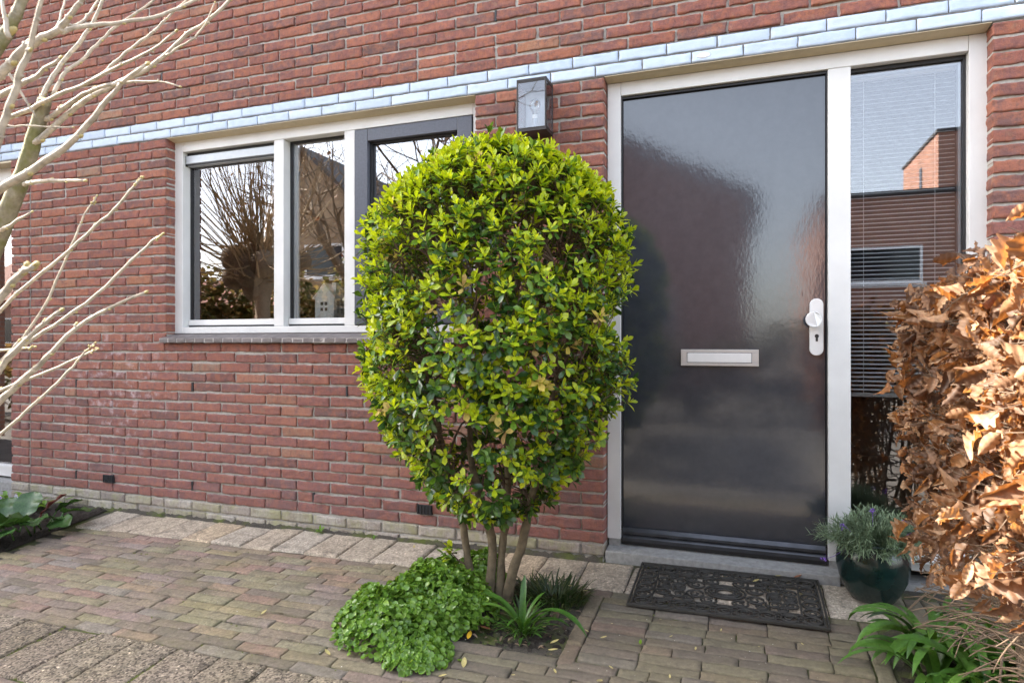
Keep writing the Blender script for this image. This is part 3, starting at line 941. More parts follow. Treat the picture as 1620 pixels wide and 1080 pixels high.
def patch(name, poly_x, poly_y, n, m, mat, lift, amp, noise_s=9.0):
    """a gently uneven patch of soil or jointing sand laid on the ground"""
    b_ = MB(); V = []
    for j in range(m + 1):
        for i in range(n + 1):
            u, v = i / n, j / m
            x = (1 - v) * ((1 - u) * poly_x[0] + u * poly_x[1]) + v * ((1 - u) * poly_x[3] + u * poly_x[2])
            y = (1 - v) * ((1 - u) * poly_y[0] + u * poly_y[1]) + v * ((1 - u) * poly_y[3] + u * poly_y[2])
            e = min(u, 1 - u, v, 1 - v) > 0
            V.append((x, y, float(gz(x, y)) + lift + e * amp * (rng.random() - .3)))
    b_.add(V, [(j * (n + 1) + i, j * (n + 1) + i + 1, (j + 1) * (n + 1) + i + 1, (j + 1) * (n + 1) + i) for j in range(m) for i in range(n)])
    return tag(b_.build(name, mat, smooth=True), None, None, kind='structure')


patch('joint_sand', (-6, 2.5, 2.5, -6), (.12, .12, -1.9, -1.9), 40, 20, M['joint'], -.008, .002)

PIT = (-1.34, -.602, -.865, -.335)   # x0 x1 y0 y1
kl = Bricks()


def paver(b_, x0, x1, y0, y1, mat=0, dep=.03, h=0.0, **k):
    L, W = x1 - x0, y1 - y0
    z = float(gz((x0 + x1) / 2, (y0 + y1) / 2)) + h + rng.normal(0, .0016)
    sx, sy = .0115 + rng.normal(0, .007), .076 + rng.normal(0, .016)
    b_.lay((x0, y0, z - sx * L / 2 - sy * W / 2), (1, 0, sx), (0, 1, sy), (-sx, -sy, 1), L, W, dep, max(2, int(L / .022)), max(2, int(W / .022)), mat, **k)


kw = dict(rd=.003, jit=.0007, edge=.0013, sag=.0018, tilt=.0008)
y = -.303
r = 0
while y > -1.16:
    pitch = .0545 + rng.normal(0, .0012)
    y1, y0 = y - .0025, y - pitch + .0015
    x = -3.60 + rng.uniform(-.05, .03) - (.105 if r % 2 else 0)
    end = .400
    while x < end - .04:
        L = .207 + rng.normal(0, .004)
        if rng.random() < .06: L *= .5
        xa, xb = x, min(x + L, end)
        ym = (y0 + y1) / 2
        if PIT[2] < ym < PIT[3] and xb > PIT[0] and xa < PIT[1]:
            if xa < PIT[0] - .05: xb = PIT[0]
            elif xa < PIT[1]:
                x = PIT[1] + .063
                continue
        if xb - xa > .03:
            paver(kl, xa + .0020, xb - .0020, y0 + rng.normal(0, .001), y1 + rng.normal(0, .001), **kw)
        x += L
    y -= pitch; r += 1
YE = y
# bricks on edge round the tree pit and along the right-hand bed
yy = PIT[3] - .005
while yy > PIT[2]:
    l_ = min(.205, yy - PIT[2] + .02)
    paver(kl, PIT[1] + .003, PIT[1] + .058, yy - l_ + .003, yy, h=.002, **kw); yy -= l_
yy = -.315
while yy > -1.25:
    paver(kl, .405, .458, yy - .205, yy, **kw); yy -= .21
# bricks lengthways behind the pot
xx = .535
while xx < 1.7:
    yy = .02 - rng.uniform(0, .1)
    while yy > -.40:
        paver(kl, xx + .002, xx + .060, yy - .2, yy - .003, h=-.002, **kw); yy -= .205
    xx += .063
# the next strip of bricks in front of the gravel slabs
y = -1.50
while y > -1.86:
    x = -5 + rng.uniform(0, .2)
    while x < .4:
        paver(kl, x + .0025, x + .2045, y - .049, y - .002, **kw); x += .207
    y -= .0515
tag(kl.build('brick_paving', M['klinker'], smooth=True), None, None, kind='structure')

sb = Bricks()
sk = dict(rd=.007, jit=.0008, edge=.0012, sag=.005, tilt=.002)
x = -3.70
edges = [-3.70, -3.50, -3.295, -3.09, -2.888, -2.69, -2.49, -2.29, -2.09, -1.895, -1.702, -1.471, -1.275, -1.08, -.880, -.6836, -.47, -.30, -.10, .10, .31, .522]
for i in range(len(edges) - 1):
    a, c_ = edges[i] + .003, edges[i + 1] - .003
    far = -.02 if i not in (19, 20) else -.012
    paver(sb, a, c_, -.298 + rng.normal(0, .004), far - .012, h=.004 + rng.normal(0, .002), dep=.04, **sk)
tag(sb.build('slab_border', M['slab'], smooth=True), None, None, kind='structure')
# small upstand of mortar and dirt at the foot of the wall
ft = MB()
V = []
n = 200
for i in range(n + 1):
    x = -4.7 + 4.08 * i / n
    j = rng.normal(0, .006)
    V += [(x, .004, float(gz(x, 0)) + .012 + rng.normal(0, .004)), (x, -.009 + j * .6, float(gz(x, -.02)) + .008 + rng.normal(0, .003)), (x, -.020 + j, float(gz(x, -.04)) - .004)]
ft.add(V, [(3 * i + k, 3 * i + k + 1, 3 * i + k + 4, 3 * i + k + 3) for i in range(n) for k in range(2)])
tag(ft.build('foot_joint', M['joint'], smooth=True), None, None, kind='structure')

gs = Bricks()
x = -5.0 + .033
while x < .5:
    paver(gs, x + .003, x + .198, -1.487, YE - .004 + rng.normal(0, .002), h=.002 + rng.normal(0, .002), dep=.04, **sk)
    x += .2005
tag(gs.build('gravel_slab_path', M['gravelslab'], smooth=True), None, None, kind='structure')

patch('planting_pit', (PIT[0], PIT[1], PIT[1], PIT[0]), (PIT[3], PIT[3], PIT[2], PIT[2]), 44, 34, M['soil'], -.014, .022)
patch('left_flower_bed', (-5.2, -3.80, -3.66, -5.2), (-.02, -.02, -.92, -.92), 50, 34, M['soil'], .0, .035)
patch('right_flower_bed', (.465, 2.2, 2.2, .465), (-.405, -.405, -1.9, -1.9), 50, 40, M['soil'], -.012, .025)

# ================================================================== PLANTS
# ---- the clipped evergreen bush by the door
BC = np.array([-.965, -.55])
bush = thing('evergreen_bush', "clipped round evergreen bush with lime shoot tips on three bare stems beside the door", 'bush', (-.96, -.53, -.03))
bz = np.array([.34, .38, .43, .50, .58, .68, .8, 1.0, 1.2, 1.36, 1.51, 1.63, 1.73, 1.79, 1.83])
brd = np.array([.08, .18, .26, .345, .41, .46, .508, .54, .557, .556, .525, .45, .35, .22, .05])


def brad(z): return np.interp(z, bz, brd)


def lump(p, s, seed=0):
    q = p * s
    return (np.sin(q[:, 0] * 1.7 + seed) * np.sin(q[:, 1] * 2.1 + 1.3 * seed) + np.sin(q[:, 2] * 1.9 + 2 * seed) * np.sin(q[:, 0] * 1.1 + q[:, 1] * .9 + seed)) * .5


pts = []
while len(pts) < 2750:
    z = rng.uniform(.35, 1.80)
    rr_ = float(brad(z))
    if rng.random() > .25 + rr_ / .56 * .75: continue
    th = rng.uniform(0, 2 * math.pi)
    f_ = 1 - abs(rng.normal(0, .13)) + rng.normal(0, .03)
    if f_ < .3: continue
    x = BC[0] + rr_ * f_ * math.cos(th); yq = BC[1] + .8 * rr_ * f_ * math.sin(th)
    p = np.array([[x, yq, z]])
    g_ = float(lump(p, 7.5, 2.0)[0])
    if z < 1.45 and g_ > .22 and rng.random() < .88: continue         # the gaps that show the stems
    if z < .75 and rng.random() < .40: continue
    pts.append((x, yq, z))
# the top is dense
for _ in range(520):
    a = rng.uniform(0, 2 * math.pi); q = math.sqrt(rng.random()) * .46
    x = BC[0] + q * math.cos(a); yq = BC[1] + .8 * q * math.sin(a)
    zt = np.interp(q, brd[::-1][:6], bz[::-1][:6])
    pts.append((x, yq, zt + rng.normal(-.01, .02)))
pts = np.array(pts)
rel = pts - np.array([BC[0], BC[1], 1.0])
out = np.stack([rel[:, 0], rel[:, 1] / .8, rel[:, 2] * .35], 1)
out /= np.linalg.norm(out, axis=1)[:, None]
upw = np.clip((pts[:, 2] - .7) / 1.2, 0.1, 1)
D = out * .75 + np.array([0, 0, 1.0]) * (.45 + .7 * upw[:, None]) + rng.normal(0, .28, out.shape)
D /= np.linalg.norm(D, axis=1)[:, None]
lum = lump(pts, 5.0)
pts = pts + out * (lum * .03)[:, None]
tplA = leaf_tpl(4, [(0, .03), (.25, .14), (.55, .24), (.75, .25), (.92, .15), (1, .02)], fold=.25, curl=-.12)
tplB = leaf_tpl(4, [(0, .03), (.25, .13), (.55, .21), (.75, .22), (.92, .13), (1, .02)], fold=.4, curl=.10)
lv = MB(); tw = MB()
LP, LD, LN, LS, LM, LT = [], [], [], [], [], []
for i, (p, d) in enumerate(zip(pts, D)):
    a1 = np.cross(d, [.31, .77, .2]); a1 /= np.linalg.norm(a1); a2 = np.cross(d, a1)
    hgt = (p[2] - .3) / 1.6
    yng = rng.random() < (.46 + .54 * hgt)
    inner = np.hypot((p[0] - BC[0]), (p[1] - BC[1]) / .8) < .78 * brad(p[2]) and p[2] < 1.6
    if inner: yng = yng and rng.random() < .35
    yel = rng.random() < .022
    nl = rng.integers(6, 10)
    ph = rng.uniform(0, 6.28)
    for k in range(nl):
        t = k / nl
        an = ph + k * 2.4
        ang = R(88 - 62 * t + rng.normal(0, 9))         # lower leaves spread, tip leaves stand up
        ld = d * math.cos(ang) + (a1 * math.cos(an) + a2 * math.sin(an)) * math.sin(ang)
        ld = ld + np.array([0, 0, -.22 * (1 - t) * (1 - .5 * hgt)])
        s = rng.uniform(.026, .052) * (1 - .25 * t)
        if not yng: s *= 1.16
        LP.append(p + d * (.028 * t - .012)); LD.append(ld); LS.append(s); LN.append(d)
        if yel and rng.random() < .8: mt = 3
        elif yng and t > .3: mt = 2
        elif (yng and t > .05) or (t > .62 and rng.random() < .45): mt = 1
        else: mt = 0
        LM.append(mt); LT.append(t > .5)
    b0 = p - d * rng.uniform(.05, .10) - out[i] * rng.uniform(.01, .05)
    tw.tube([b0, (b0 + p) / 2 + rng.normal(0, .004, 3), p + d * .02], [.0019, .0016, .0012], 4, cap=False)
LP = np.array(LP); LD = np.array(LD); LN = np.array(LN); LS = np.array(LS); LM = np.array(LM); LT = np.array(LT)
LD /= np.linalg.norm(LD, axis=1)[:, None]
X = np.cross(LD, LN); X /= np.linalg.norm(X, axis=1)[:, None] + 1e-9
AX = np.stack([X, LD, np.cross(X, LD)], 1)
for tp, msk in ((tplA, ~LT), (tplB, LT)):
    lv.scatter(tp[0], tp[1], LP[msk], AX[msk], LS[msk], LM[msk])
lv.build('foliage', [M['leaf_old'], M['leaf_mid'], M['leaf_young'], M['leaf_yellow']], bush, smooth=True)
# stems
STEMS = [([(-1.048, -.53, -.05), (-1.065, -.53, .066), (-1.087, -.52, .153), (-1.104, -.52, .271), (-1.134, -.53, .39), (-1.188, -.54, .548), (-1.24, -.52, .8)], (.021, .018, .0165, .015, .014, .012, .008)),
         ([(-.984, -.55, -.06), (-.977, -.53, .103), (-.97, -.52, .219), (-1.001, -.52, .32), (-1.031, -.53, .425), (-1.072, -.54, .582), (-1.08, -.5, .85)], (.026, .020, .019, .0175, .016, .013, .008)),
         ([(-.946, -.53, -.05), (-.935, -.52, .121), (-.936, -.51, .222), (-.917, -.5, .341), (-.913, -.5, .486), (-.923, -.5, .668), (-.95, -.5, .95)], (.022, .017, .016, .015, .0135, .011, .007)),
         ([(-.918, -.52, -.03), (-.88, -.53, .128), (-.845, -.52, .232), (-.824, -.52, .337), (-.791, -.53, .469), (-.735, -.54, .652), (-.70, -.54, .9)], (.024, .020, .019, .017, .015, .012, .007))]


def smooth_path(p, r, k=4):
    p = np.array(p, float); r = np.array(r, float)
    t = np.arange(len(p)); tt = np.linspace(0, len(p) - 1, (len(p) - 1) * k + 1)
    q = np.stack([np.interp(tt, t, p[:, i]) for i in range(3)], 1)
    for _ in range(3): q[1:-1] = (q[:-2] + 2 * q[1:-1] + q[2:]) / 4
    return q, np.interp(tt, t, r)


ends = []
for sp_, sr in STEMS:
    q, r_ = smooth_path(sp_, sr)
    q += rng.normal(0, .0012, q.shape)
    s_ = MB().tube(q, r_ * (1 + rng.normal(0, .05, len(r_))), 12)
    s_.build('stem', M['bark'], bush, smooth=True)
    for k in range(14, len(q), 2): ends.append((q[k], r_[k]))
for i in range(210):
    p = pts[rng.integers(len(pts))]
    if p[2] > 1.62: p = p - np.array([0, 0, .22])
    best = min(ends, key=lambda e: np.linalg.norm(e[0] - p) + .4 * rng.random() + (2 if e[0][2] > p[2] else 0))
    a0 = best[0]
    tgt = p + (np.array([BC[0], BC[1], p[2]]) - p) * rng.uniform(.05, .2)
    mid = (a0 + tgt) / 2 + np.array([0, 0, .05]) + rng.normal(0, .035, 3) - (tgt - a0) * np.array([.12, .12, -.1])
    q, r_ = smooth_path([a0, (a0 + mid) / 2 + rng.normal(0, .01, 3), mid, (mid + tgt) / 2 + rng.normal(0, .012, 3), tgt], (.0065, .005, .0042, .0032, .002), 3)
    tw.tube(q, r_, 5, cap=False)
    if i < 90: ends.append((q[6], .004))
tw.build('twigs', M['twigbark'], bush, smooth=True)
# the little shoot low on the left stem
sh_ = MB()
sp0 = np.array([-1.085, -.55, .13])
shp = [sp0, sp0 + (-.03, -.01, .02), sp0 + (-.055, -.02, .05)]
MB().tube(shp, [.004, .003, .002], 5).build('side_shoot', M['twigbark'], bush)
k = 16
A_ = rng.normal(0, 1, (k, 3)) + np.array([-.6, -.3, .5]); A_ /= np.linalg.norm(A_, axis=1)[:, None]
sh_.scatter(tplA[0], tplA[1], np.array(shp[2]) + rng.normal(0, .014, (k, 3)), frames(A_), rng.uniform(.035, .05, k), rng.integers(0, 3, k))
sh_.build('side_shoot_leaves', [M['leaf_mid'], M['leaf_young'], M['leaf_old']], bush, smooth=True)

# ---- round-leaved ground cover
gc = MB()
n = 8
an = np.arange(n) * 2 * math.pi / n
tv = np.concatenate([[[0, 0, -.10]], np.stack([.5 * np.cos(an), .5 + .5 * np.sin(an) - .5, np.full(n, .10) + .06 * np.cos(an * 2)], 1)])
tf = [(0, i + 1, (i + 1) % n + 1) for i in range(n)]
HX = [(-1.245, -.86, .235, .20, .15), (-1.13, -.70, .24, .19, .165), (-1.22, -.55, .16, .16, .13), (-1.08, -.98, .13, .12, .06), (-1.08, -.76, .12, .12, .08), (-1.06, -.45, .13, .08, .16), (-1.35, -.80, .13, .14, .09)]
P_, N_ = [], []
for cx_, cy_, ra, rb, hh in HX:
    cnt = int(2900 * ra * rb / .052)
    for _ in range(cnt):
        a = rng.uniform(0, 6.283); q = math.sqrt(rng.random())
        xq, yq = cx_ + ra * q * math.cos(a), cy_ + rb * q * math.sin(a)
        lumpz = 1 + .22 * math.sin(xq * 31 + 1) * math.sin(yq * 37)
        zq = hh * math.sqrt(max(0, 1 - q * q)) * lumpz * rng.choice([1.06, 1, .9, .72])
        P_.append((xq, yq, float(gz(xq, yq)) + .004 + zq))
        nv = np.array([(xq - cx_) / ra ** 2 * .12, (yq - cy_) / rb ** 2 * .12, .75]) + rng.normal(0, .38, 3)
        N_.append(nv / np.linalg.norm(nv))
P_ = np.array(P_); N_ = np.array(N_)
al = np.cross(N_, rng.normal(0, 1, N_.shape)); al /= np.linalg.norm(al, axis=1)[:, None]
ax = np.stack([np.cross(al, N_), al, N_], 1)
gc.scatter(tv, tf, P_, ax, rng.uniform(.014, .027, len(P_)))
o = gc.build('ground_cover_plant', M['gc'], loc=(-1.2, -.75, -.04), smooth=True)
tag(o, "mound of small round bright green leaves spilling from the planting pit onto the bricks", 'ground cover')


def strap_leaf(b_, p0, az, L, w, el0, el1, n=10, mat=0, fold=.25, twist=0.0):
    """an arching strap: elevation swings from el0 at the base to el1 at the tip"""
    p = np.array(p0, float); hd = np.array([math.cos(az), math.sin(az), 0]); sd_ = np.array([-math.sin(az), math.cos(az), 0])
    V = []
    for i in range(n + 1):
        t = i / n
        el = el0 + (el1 - el0) * t ** 1.25
        d = hd * math.cos(el) + np.array([0, 0, math.sin(el)])
        nn = -hd * math.sin(el) + np.array([0, 0, math.cos(el)])
        ww = w * min(1, .55 + t * 1.6) * (1 if t < .68 else max(.03, (1 - ((t - .68) / .32) ** 2.2)))
        s2 = sd_ * math.cos(twist * t) + nn * math.sin(twist * t); n2 = nn * math.cos(twist * t) - sd_ * math.sin(twist * t)
        V += [p - s2 * ww / 2 + n2 * ww * fold, p.copy(), p + s2 * ww / 2 + n2 * ww * fold]
        p = p + d * L / n
        g_ = float(gz(p[0], p[1])) + .006
        if p[2] < g_: p[2] = g_
    b_.add(V, [(3 * i + k, 3 * i + k + 1, 3 * i + k + 4, 3 * i + k + 3) for i in range(n) for k in range(2)], mat)


# ---- strap-leaved plants
def gpt(x, y, h=0.0): return (x, y, float(gz(x, y)) + h)


b_ = MB()
for i in range(74):
    a = rng.uniform(0, 6.283); rr_ = rng.uniform(0, .045)
    strap_leaf(b_, gpt(-.775 + rr_ * math.cos(a), -.725 + rr_ * math.sin(a), -.008), a + rng.normal(0, .4), rng.uniform(.09, .17), rng.uniform(.004, .008), R(rng.uniform(30, 80)), R(rng.uniform(-40, 20)), 7, int(rng.random() < .18))
for az, L, w, e0, e1 in ((172, .33, .026, 64, -66), (163, .27, .021, 57, -52), (190, .30, .022, 62, -78), (100, .21, .024, 89, 45), (-22, .36, .029, 60, -55), (-8, .22, .018, 50, -30), (60, .18, .016, 70, 10), (-100, .15, .014, 70, -30)):
    strap_leaf(b_, gpt(-.775, -.725, .0), R(az), L, w, R(e0), R(e1), 14, 0)
tag(b_.build('strap_leaf_plant', [M['strap'], M['darkblade']], loc=gpt(-.775, -.725), smooth=True), "small arching strap-leaved plant at the front of the planting pit", 'plant')
b_ = MB()
for i in range(300):
    a = rng.uniform(0, 6.283); rr_ = math.sqrt(rng.random())
    strap_leaf(b_, gpt(-.735 + .13 * rr_ * math.cos(a), -.455 + .075 * rr_ * math.sin(a), -.008), a + rng.normal(0, .6), rng.uniform(.07, .13), rng.uniform(.004, .007), R(rng.uniform(45, 88)), R(rng.uniform(-30, 40)), 6, 0)
tag(b_.build('dark_grass_tuft', [M['darkblade']], loc=gpt(-.735, -.455), smooth=True), "dark green grassy tuft in the soil right of the bush stems", 'plant')
b_ = MB()
for cx_, cy_, cnt in ((.60, -.53, 36), (.72, -.60, 32), (.68, -.76, 26), (.57, -.67, 22), (.84, -.48, 18)):
    for i in range(cnt):
        a = rng.uniform(0, 6.283); rr_ = rng.uniform(0, .05)
        strap_leaf(b_, gpt(cx_ + rr_ * math.cos(a), cy_ + rr_ * math.sin(a), -.01), a + rng.normal(0, .3), rng.uniform(.18, .36), rng.uniform(.019, .031), R(rng.uniform(50, 88)), R(rng.uniform(-75, -10)), 12, int(rng.random() < .04), fold=.16, twist=rng.normal(0, .4))
tag(b_.build('broad_strap_plant', [M['strap'], M['darkblade']], loc=gpt(.66, -.6), smooth=True), "clump of broad green strap leaves under the hedge in the right corner", 'plant')

lt_ = MB(); k = 190
P_ = np.stack([rng.uniform(-.98, -.62, k), rng.uniform(-.85, -.35, k), np.zeros(k)], 1)
P_[:, 2] = [float(gz(a_, c_)) + .006 + .008 * rng.random() for a_, c_ in P_[:, :2]]
lt_.scatter(tplA[0] * np.array([.8, 1, 2]), tplA[1], P_, frames(rng.normal(0, 1, (k, 3)) * np.array([1, 1, .25])), rng.uniform(.012, .034, k), rng.integers(0, 3, k))
tag(lt_.build('leaf_litter', [M['brownlitter'], M['hedgetwig'], M['darkblade']], smooth=True), "dark brown leaf litter on the soil of the planting pit", 'leaf litter', kind='stuff')

# ---- bergenia
bg_ = thing('bergenia', "low plant with large leathery leaves at the left edge of the paving", 'plant', gpt(-3.72, -.55))
lt = leaf_tpl(9, [(0, .04), (.08, .22), (.25, .36), (.5, .43), (.75, .40), (.92, .26), (1, .06)], fold=.22, curl=-.22, wave=.055, wn=2.3, cols=6)
dat = []
for cx_, cy_, az, s, tilt, mt in ((-3.66, -.33, 10, .17, 18, 0), (-3.70, -.36, -20, .16, 22, 0), (-3.80, -.36, 70, .15, 50, 1), (-3.74, -.43, -70, .17, 25, 0), (-3.85, -.50, -110, .19, 18, 0),
                                  (-3.68, -.48, -35, .15, 15, 0), (-3.62, -.42, -10, .14, 10, 0), (-3.86, -.42, 120, .16, 60, 0), (-3.80, -.60, -60, .18, 14, 0), (-3.92, -.56, 180, .16, 30, 0),
                                  (-3.66, -.62, -60, .15, 8, 0), (-3.74, -.70, -85, .17, 10, 0), (-3.70, -.52, -75, .18, 25, 0), (-3.86, -.66, -120, .2, 12, 0), (-3.98, -.45, 140, .15, 50, 0), (-3.76, -.30, 40, .14, 35, 0), (-3.80, -.80, -70, .17, 6, 0)):
    dat.append((cx_, cy_, az, s, tilt, mt))
for cx_, cy_, az, s, tilt, mt in dat:
    d = np.array([[math.cos(R(az)) * math.cos(R(tilt)), math.sin(R(az)) * math.cos(R(tilt)), math.sin(R(tilt))]])
    p = np.array([gpt(cx_ - .10, cy_, .055 + .035 * rng.random())])
    bl = MB()
    bl.scatter(lt[0], lt[1], p, frames(d, np.array([rng.normal(0, .3)])), np.array([s * 1.05]), 0)
    bl.tube([gpt(cx_ - .10 - .05 * math.cos(R(az)), cy_ - .05 * math.sin(R(az)), -.01), p[0]], .005, 5)
    lf_ = bl.build('leaf', M['maroon'] if mt else M['bergenia'], bg_, smooth=True)
    if mt: lf_['label'] = "dark maroon leaf standing up"

# ---- violets by the corner
vi = thing('violet', "small pale violets in the bed at the wall corner", 'flower', gpt(-4.35, -.22))
b_ = MB(); k = 160
c0 = np.array([gpt(-4.35, -.2)]) + rng.normal(0, 1, (k, 3)) * np.array([.11, .06, .02]) + np.array([0, 0, .05])
d = rng.normal(0, 1, (k, 3)) * np.array([1, 1, .3]) + np.array([0, 0, .5])
b_.scatter(tplA[0], tplA[1], c0, frames(d), rng.uniform(.04, .07, k), rng.integers(0, 2, k))
b_.build('leaves', [M['gc'], M['leaf_mid']], vi, smooth=True)
for fx, fy in ((-4.47, -.24), (-4.40, -.27), (-4.33, -.22), (-4.36, -.30), (-4.27, -.26), (-4.22, -.21), (-4.50, -.30)):
    b_ = MB(); k = 5
    c0 = np.array(gpt(fx, fy, .105 + .02 * rng.random()))
    a5 = np.arange(5) * 1.257 + rng.random()
    d = np.stack([np.cos(a5), np.full(5, -.45), np.sin(a5)], 1)
    b_.scatter(tplA[0] * np.array([1.8, 1, 1]), tplA[1], c0.repeat(5).reshape(3, 5).T, frames(d, up=(0, -1, 0)), rng.uniform(.018, .024, k), 0)
    b_.tube([c0, c0 + np.array([0, .01, -.09])], .0012, 4)
    b_.build('flower', M['lilac'] if rng.random() < .6 else M['purple'], vi, smooth=True)

# ---- lavender in a glazed pot
PC = np.array([.487, -.105])
pz = float(gz(PC[0], PC[1])) + .004
pot = MB()
pr = [(.001, .004), (.072, 0), (.078, .003), (.100, .035), (.122, .085), (.132, .135), (.129, .18), (.118, .212), (.114, .222), (.120, .228), (.121, .234), (.116, .238), (.108, .236), (.104, .222), (.10, .21)]
pot.lathe(pr, (PC[0], PC[1], pz), 48)
tag(pot.build('plant_pot', M['pot'], loc=(PC[0], PC[1], pz), smooth=True), "round dark green glazed pot standing beside the door mat", 'plant pot')
lav = thing('lavender', "grey-green lavender with a few purple flowers growing in the dark pot", 'plant', (PC[0], PC[1], pz + .205))
so = MB()
so.lathe([(.001, .006), (.05, .004), (.103, 0)], (PC[0], PC[1], pz + .205), 20)
so.build('potting_soil', M['soil'], lav, smooth=True)
nt_ = leaf_tpl(3, [(0, .03), (.3, .055), (.7, .05), (1, .01)], fold=.3, curl=-.08)
b_ = MB(); s_ = MB(); LP, LD = [], []; tips = []
for i in range(330):
    a = rng.uniform(0, 6.283); t = rng.random() ** .6
    el = R(90 - 82 * t + rng.normal(0, 6))
    d = np.array([math.cos(a) * math.cos(el), math.sin(a) * math.cos(el) * .9, math.sin(el)])
    L = rng.uniform(.085, .15) * (1 if t < .7 else 1.1)
    p0 = np.array([PC[0] + .07 * t * math.cos(a), PC[1] + .07 * t * math.sin(a), pz + .215])
    tip = p0 + d * L + np.array([0, 0, -.02 * t])
    if tip[1] > .05: continue
    s_.tube([p0, p0 + d * L * .5 + np.array([0, 0, .006]), tip], [.0016, .0013, .0008], 4, cap=False)
    tips.append((tip, d))
    for k in range(17):
        u = .25 + .75 * k / 16
        q = p0 + (tip - p0) * u
        an = k * 2.4 + i
        a1 = np.cross(d, [.2, .3, .9]); a1 /= np.linalg.norm(a1) + 1e-6; a2 = np.cross(d, a1)
        ld = d * .75 + (a1 * math.cos(an) + a2 * math.sin(an)) * .75
        LP.append(q); LD.append(ld)
LP = np.array(LP); LD = np.array(LD)
b_.scatter(nt_[0], nt_[1], LP, frames(LD + 1e-4), rng.uniform(.024, .036, len(LP)))
b_.build('foliage', M['lavender'], lav, smooth=True)
s_.build('stems', M['lavender'], lav, smooth=True)
for xo, yo, zo in ((-.185, -.10, .165), (-.01, -.06, .36), (.09, -.08, .33), (-.12, -.08, .30), (.14, -.1, .31)):
    c_ = np.array([PC[0] + xo, PC[1] + yo, pz + zo]); k = 22
    fl = MB()
    fl.scatter(tplA[0] * np.array([1.6, 1, 1]), tplA[1], c_ + rng.normal(0, .005, (k, 3)), frames(rng.normal(0, 1, (k, 3)) + np.array([0, 0, .6])), rng.uniform(.005, .010, k))
    fl.tube([(PC[0] + xo * .4, PC[1] + yo * .4, pz + .22), (PC[0] + xo * .8, PC[1] + yo * .8, pz + .22 + (zo - .22) * .8), tuple(c_)], [.0013, .0011, .001], 4)
    fl.build('flower_head', M['purple'], lav, smooth=True)

# ---- beech hedge holding its dry leaves
hedge = thing('beech_hedge', "clipped beech hedge full of dry brown curled leaves at the right", 'hedge', gpt(.8, -1.2))
tp4 = [leaf_tpl(15, [(0, .02), (.12, .16), (.35, .25), (.6, .25), (.82, .15), (1, .01)], fold=f_, curl=c_, wave=w_, wn=w2, cols=4)
       for f_, c_, w_, w2 in ((.7, -.5, .085, 4.2), (1.2, -.8, .09, 3.9), (.5, .5, .08, 4.5), (1.9, -.3, .10, 3.6))]
hl = MB(); ht = MB()
HP, HD, HS = [], [], []
nst = 26
for i in range(nst):    # upright stems of the row
    x = rng.uniform(.66, .92); yq = -.50 - 1.55 * (i + rng.random()) / nst
    z0 = float(gz(x, yq)) - .02
    q = [np.array([x, yq, z0])]
    for s in range(6): q.append(q[-1] + np.array([rng.normal(0, .025), rng.normal(0, .025), .2]))
    ht.tube(q, np.linspace(.011, .004, 7), 6, cap=False)


def htop(y): return 1.235 + .02 * math.sin(y * 9) + .02 * math.sin(y * 23)


cnt = 0
while cnt < 640:
    yq = rng.uniform(-2.05, -.50)
    z0 = rng.uniform(.10, 1.22)
    if z0 < .27 + .36 * (-yq - .5) + rng.normal(0, .06): continue
    side = rng.random() < .78
    p0 = np.array([rng.uniform(.58, .80), yq + rng.normal(0, .05), z0])
    if side: d = np.array([-1.0, rng.normal(0, .55), rng.normal(.15, .35)])
    else: d = np.array([rng.normal(-.1, .5), rng.normal(0, .5), 1.0])
    d /= np.linalg.norm(d)
    xe = .545 + rng.normal(0, .022) - .06 * min(1, max(0, (-yq - 1.2) / .3)) + .02 * math.sin(yq * 11) + .02 * math.sin(z0 * 9 + yq * 5) + (0.09 * max(0, (.5 - z0) / .4)) + rng.normal(0, .02)
    L = (p0[0] - xe) / max(.3, -d[0]) if side else (htop(yq) - p0[2]) / max(.4, d[2]) + rng.normal(-.02, .025)
    L = min(max(L, .06), .5)
    e = p0 + d * L
    if e[2] > htop(yq) + .03 or e[1] > -.44 or e[0] < xe - .03: continue
    m_ = (p0 + e) / 2 + rng.normal(0, .02, 3)
    q, r_ = smooth_path([p0, m_, e], (.0032, .0022, .0011), 3)
    ht.tube(q, r_, 4, cap=False)
    # side sprigs
    for s in range(4):
        b0 = q[2 + s]; dd = d + rng.normal(0, .6, 3); dd /= np.linalg.norm(dd)
        l2 = rng.uniform(.05, .12)
        if b0[2] + dd[2] * l2 > htop(yq) + .04 or b0[0] + dd[0] * l2 < xe - .05: continue
        e2 = b0 + dd * l2
        ht.tube([b0, (b0 + e2) / 2 + rng.normal(0, .006, 3), e2], [.0014, .0011, .0007], 3, cap=False)
        if z0 > .3 or rng.random() < .35:
            for c2 in range(rng.integers(1, 4)):
                if rng.random() < (.64 if z0 > .5 else .4) * (1 if yq < -1.1 else .78): HP.append(e2 - dd * l2 * .4 * rng.random()); HD.append(dd * .5 + rng.normal(0, .5, 3) + np.array([0, 0, -.75])); HS.append(rng.uniform(.028, .058))
    if z0 > .35:
        HP.append(e); HD.append(d * .6 + rng.normal(0, .4, 3) + np.array([0, 0, -.6])); HS.append(rng.uniform(.032, .062))
    cnt += 1
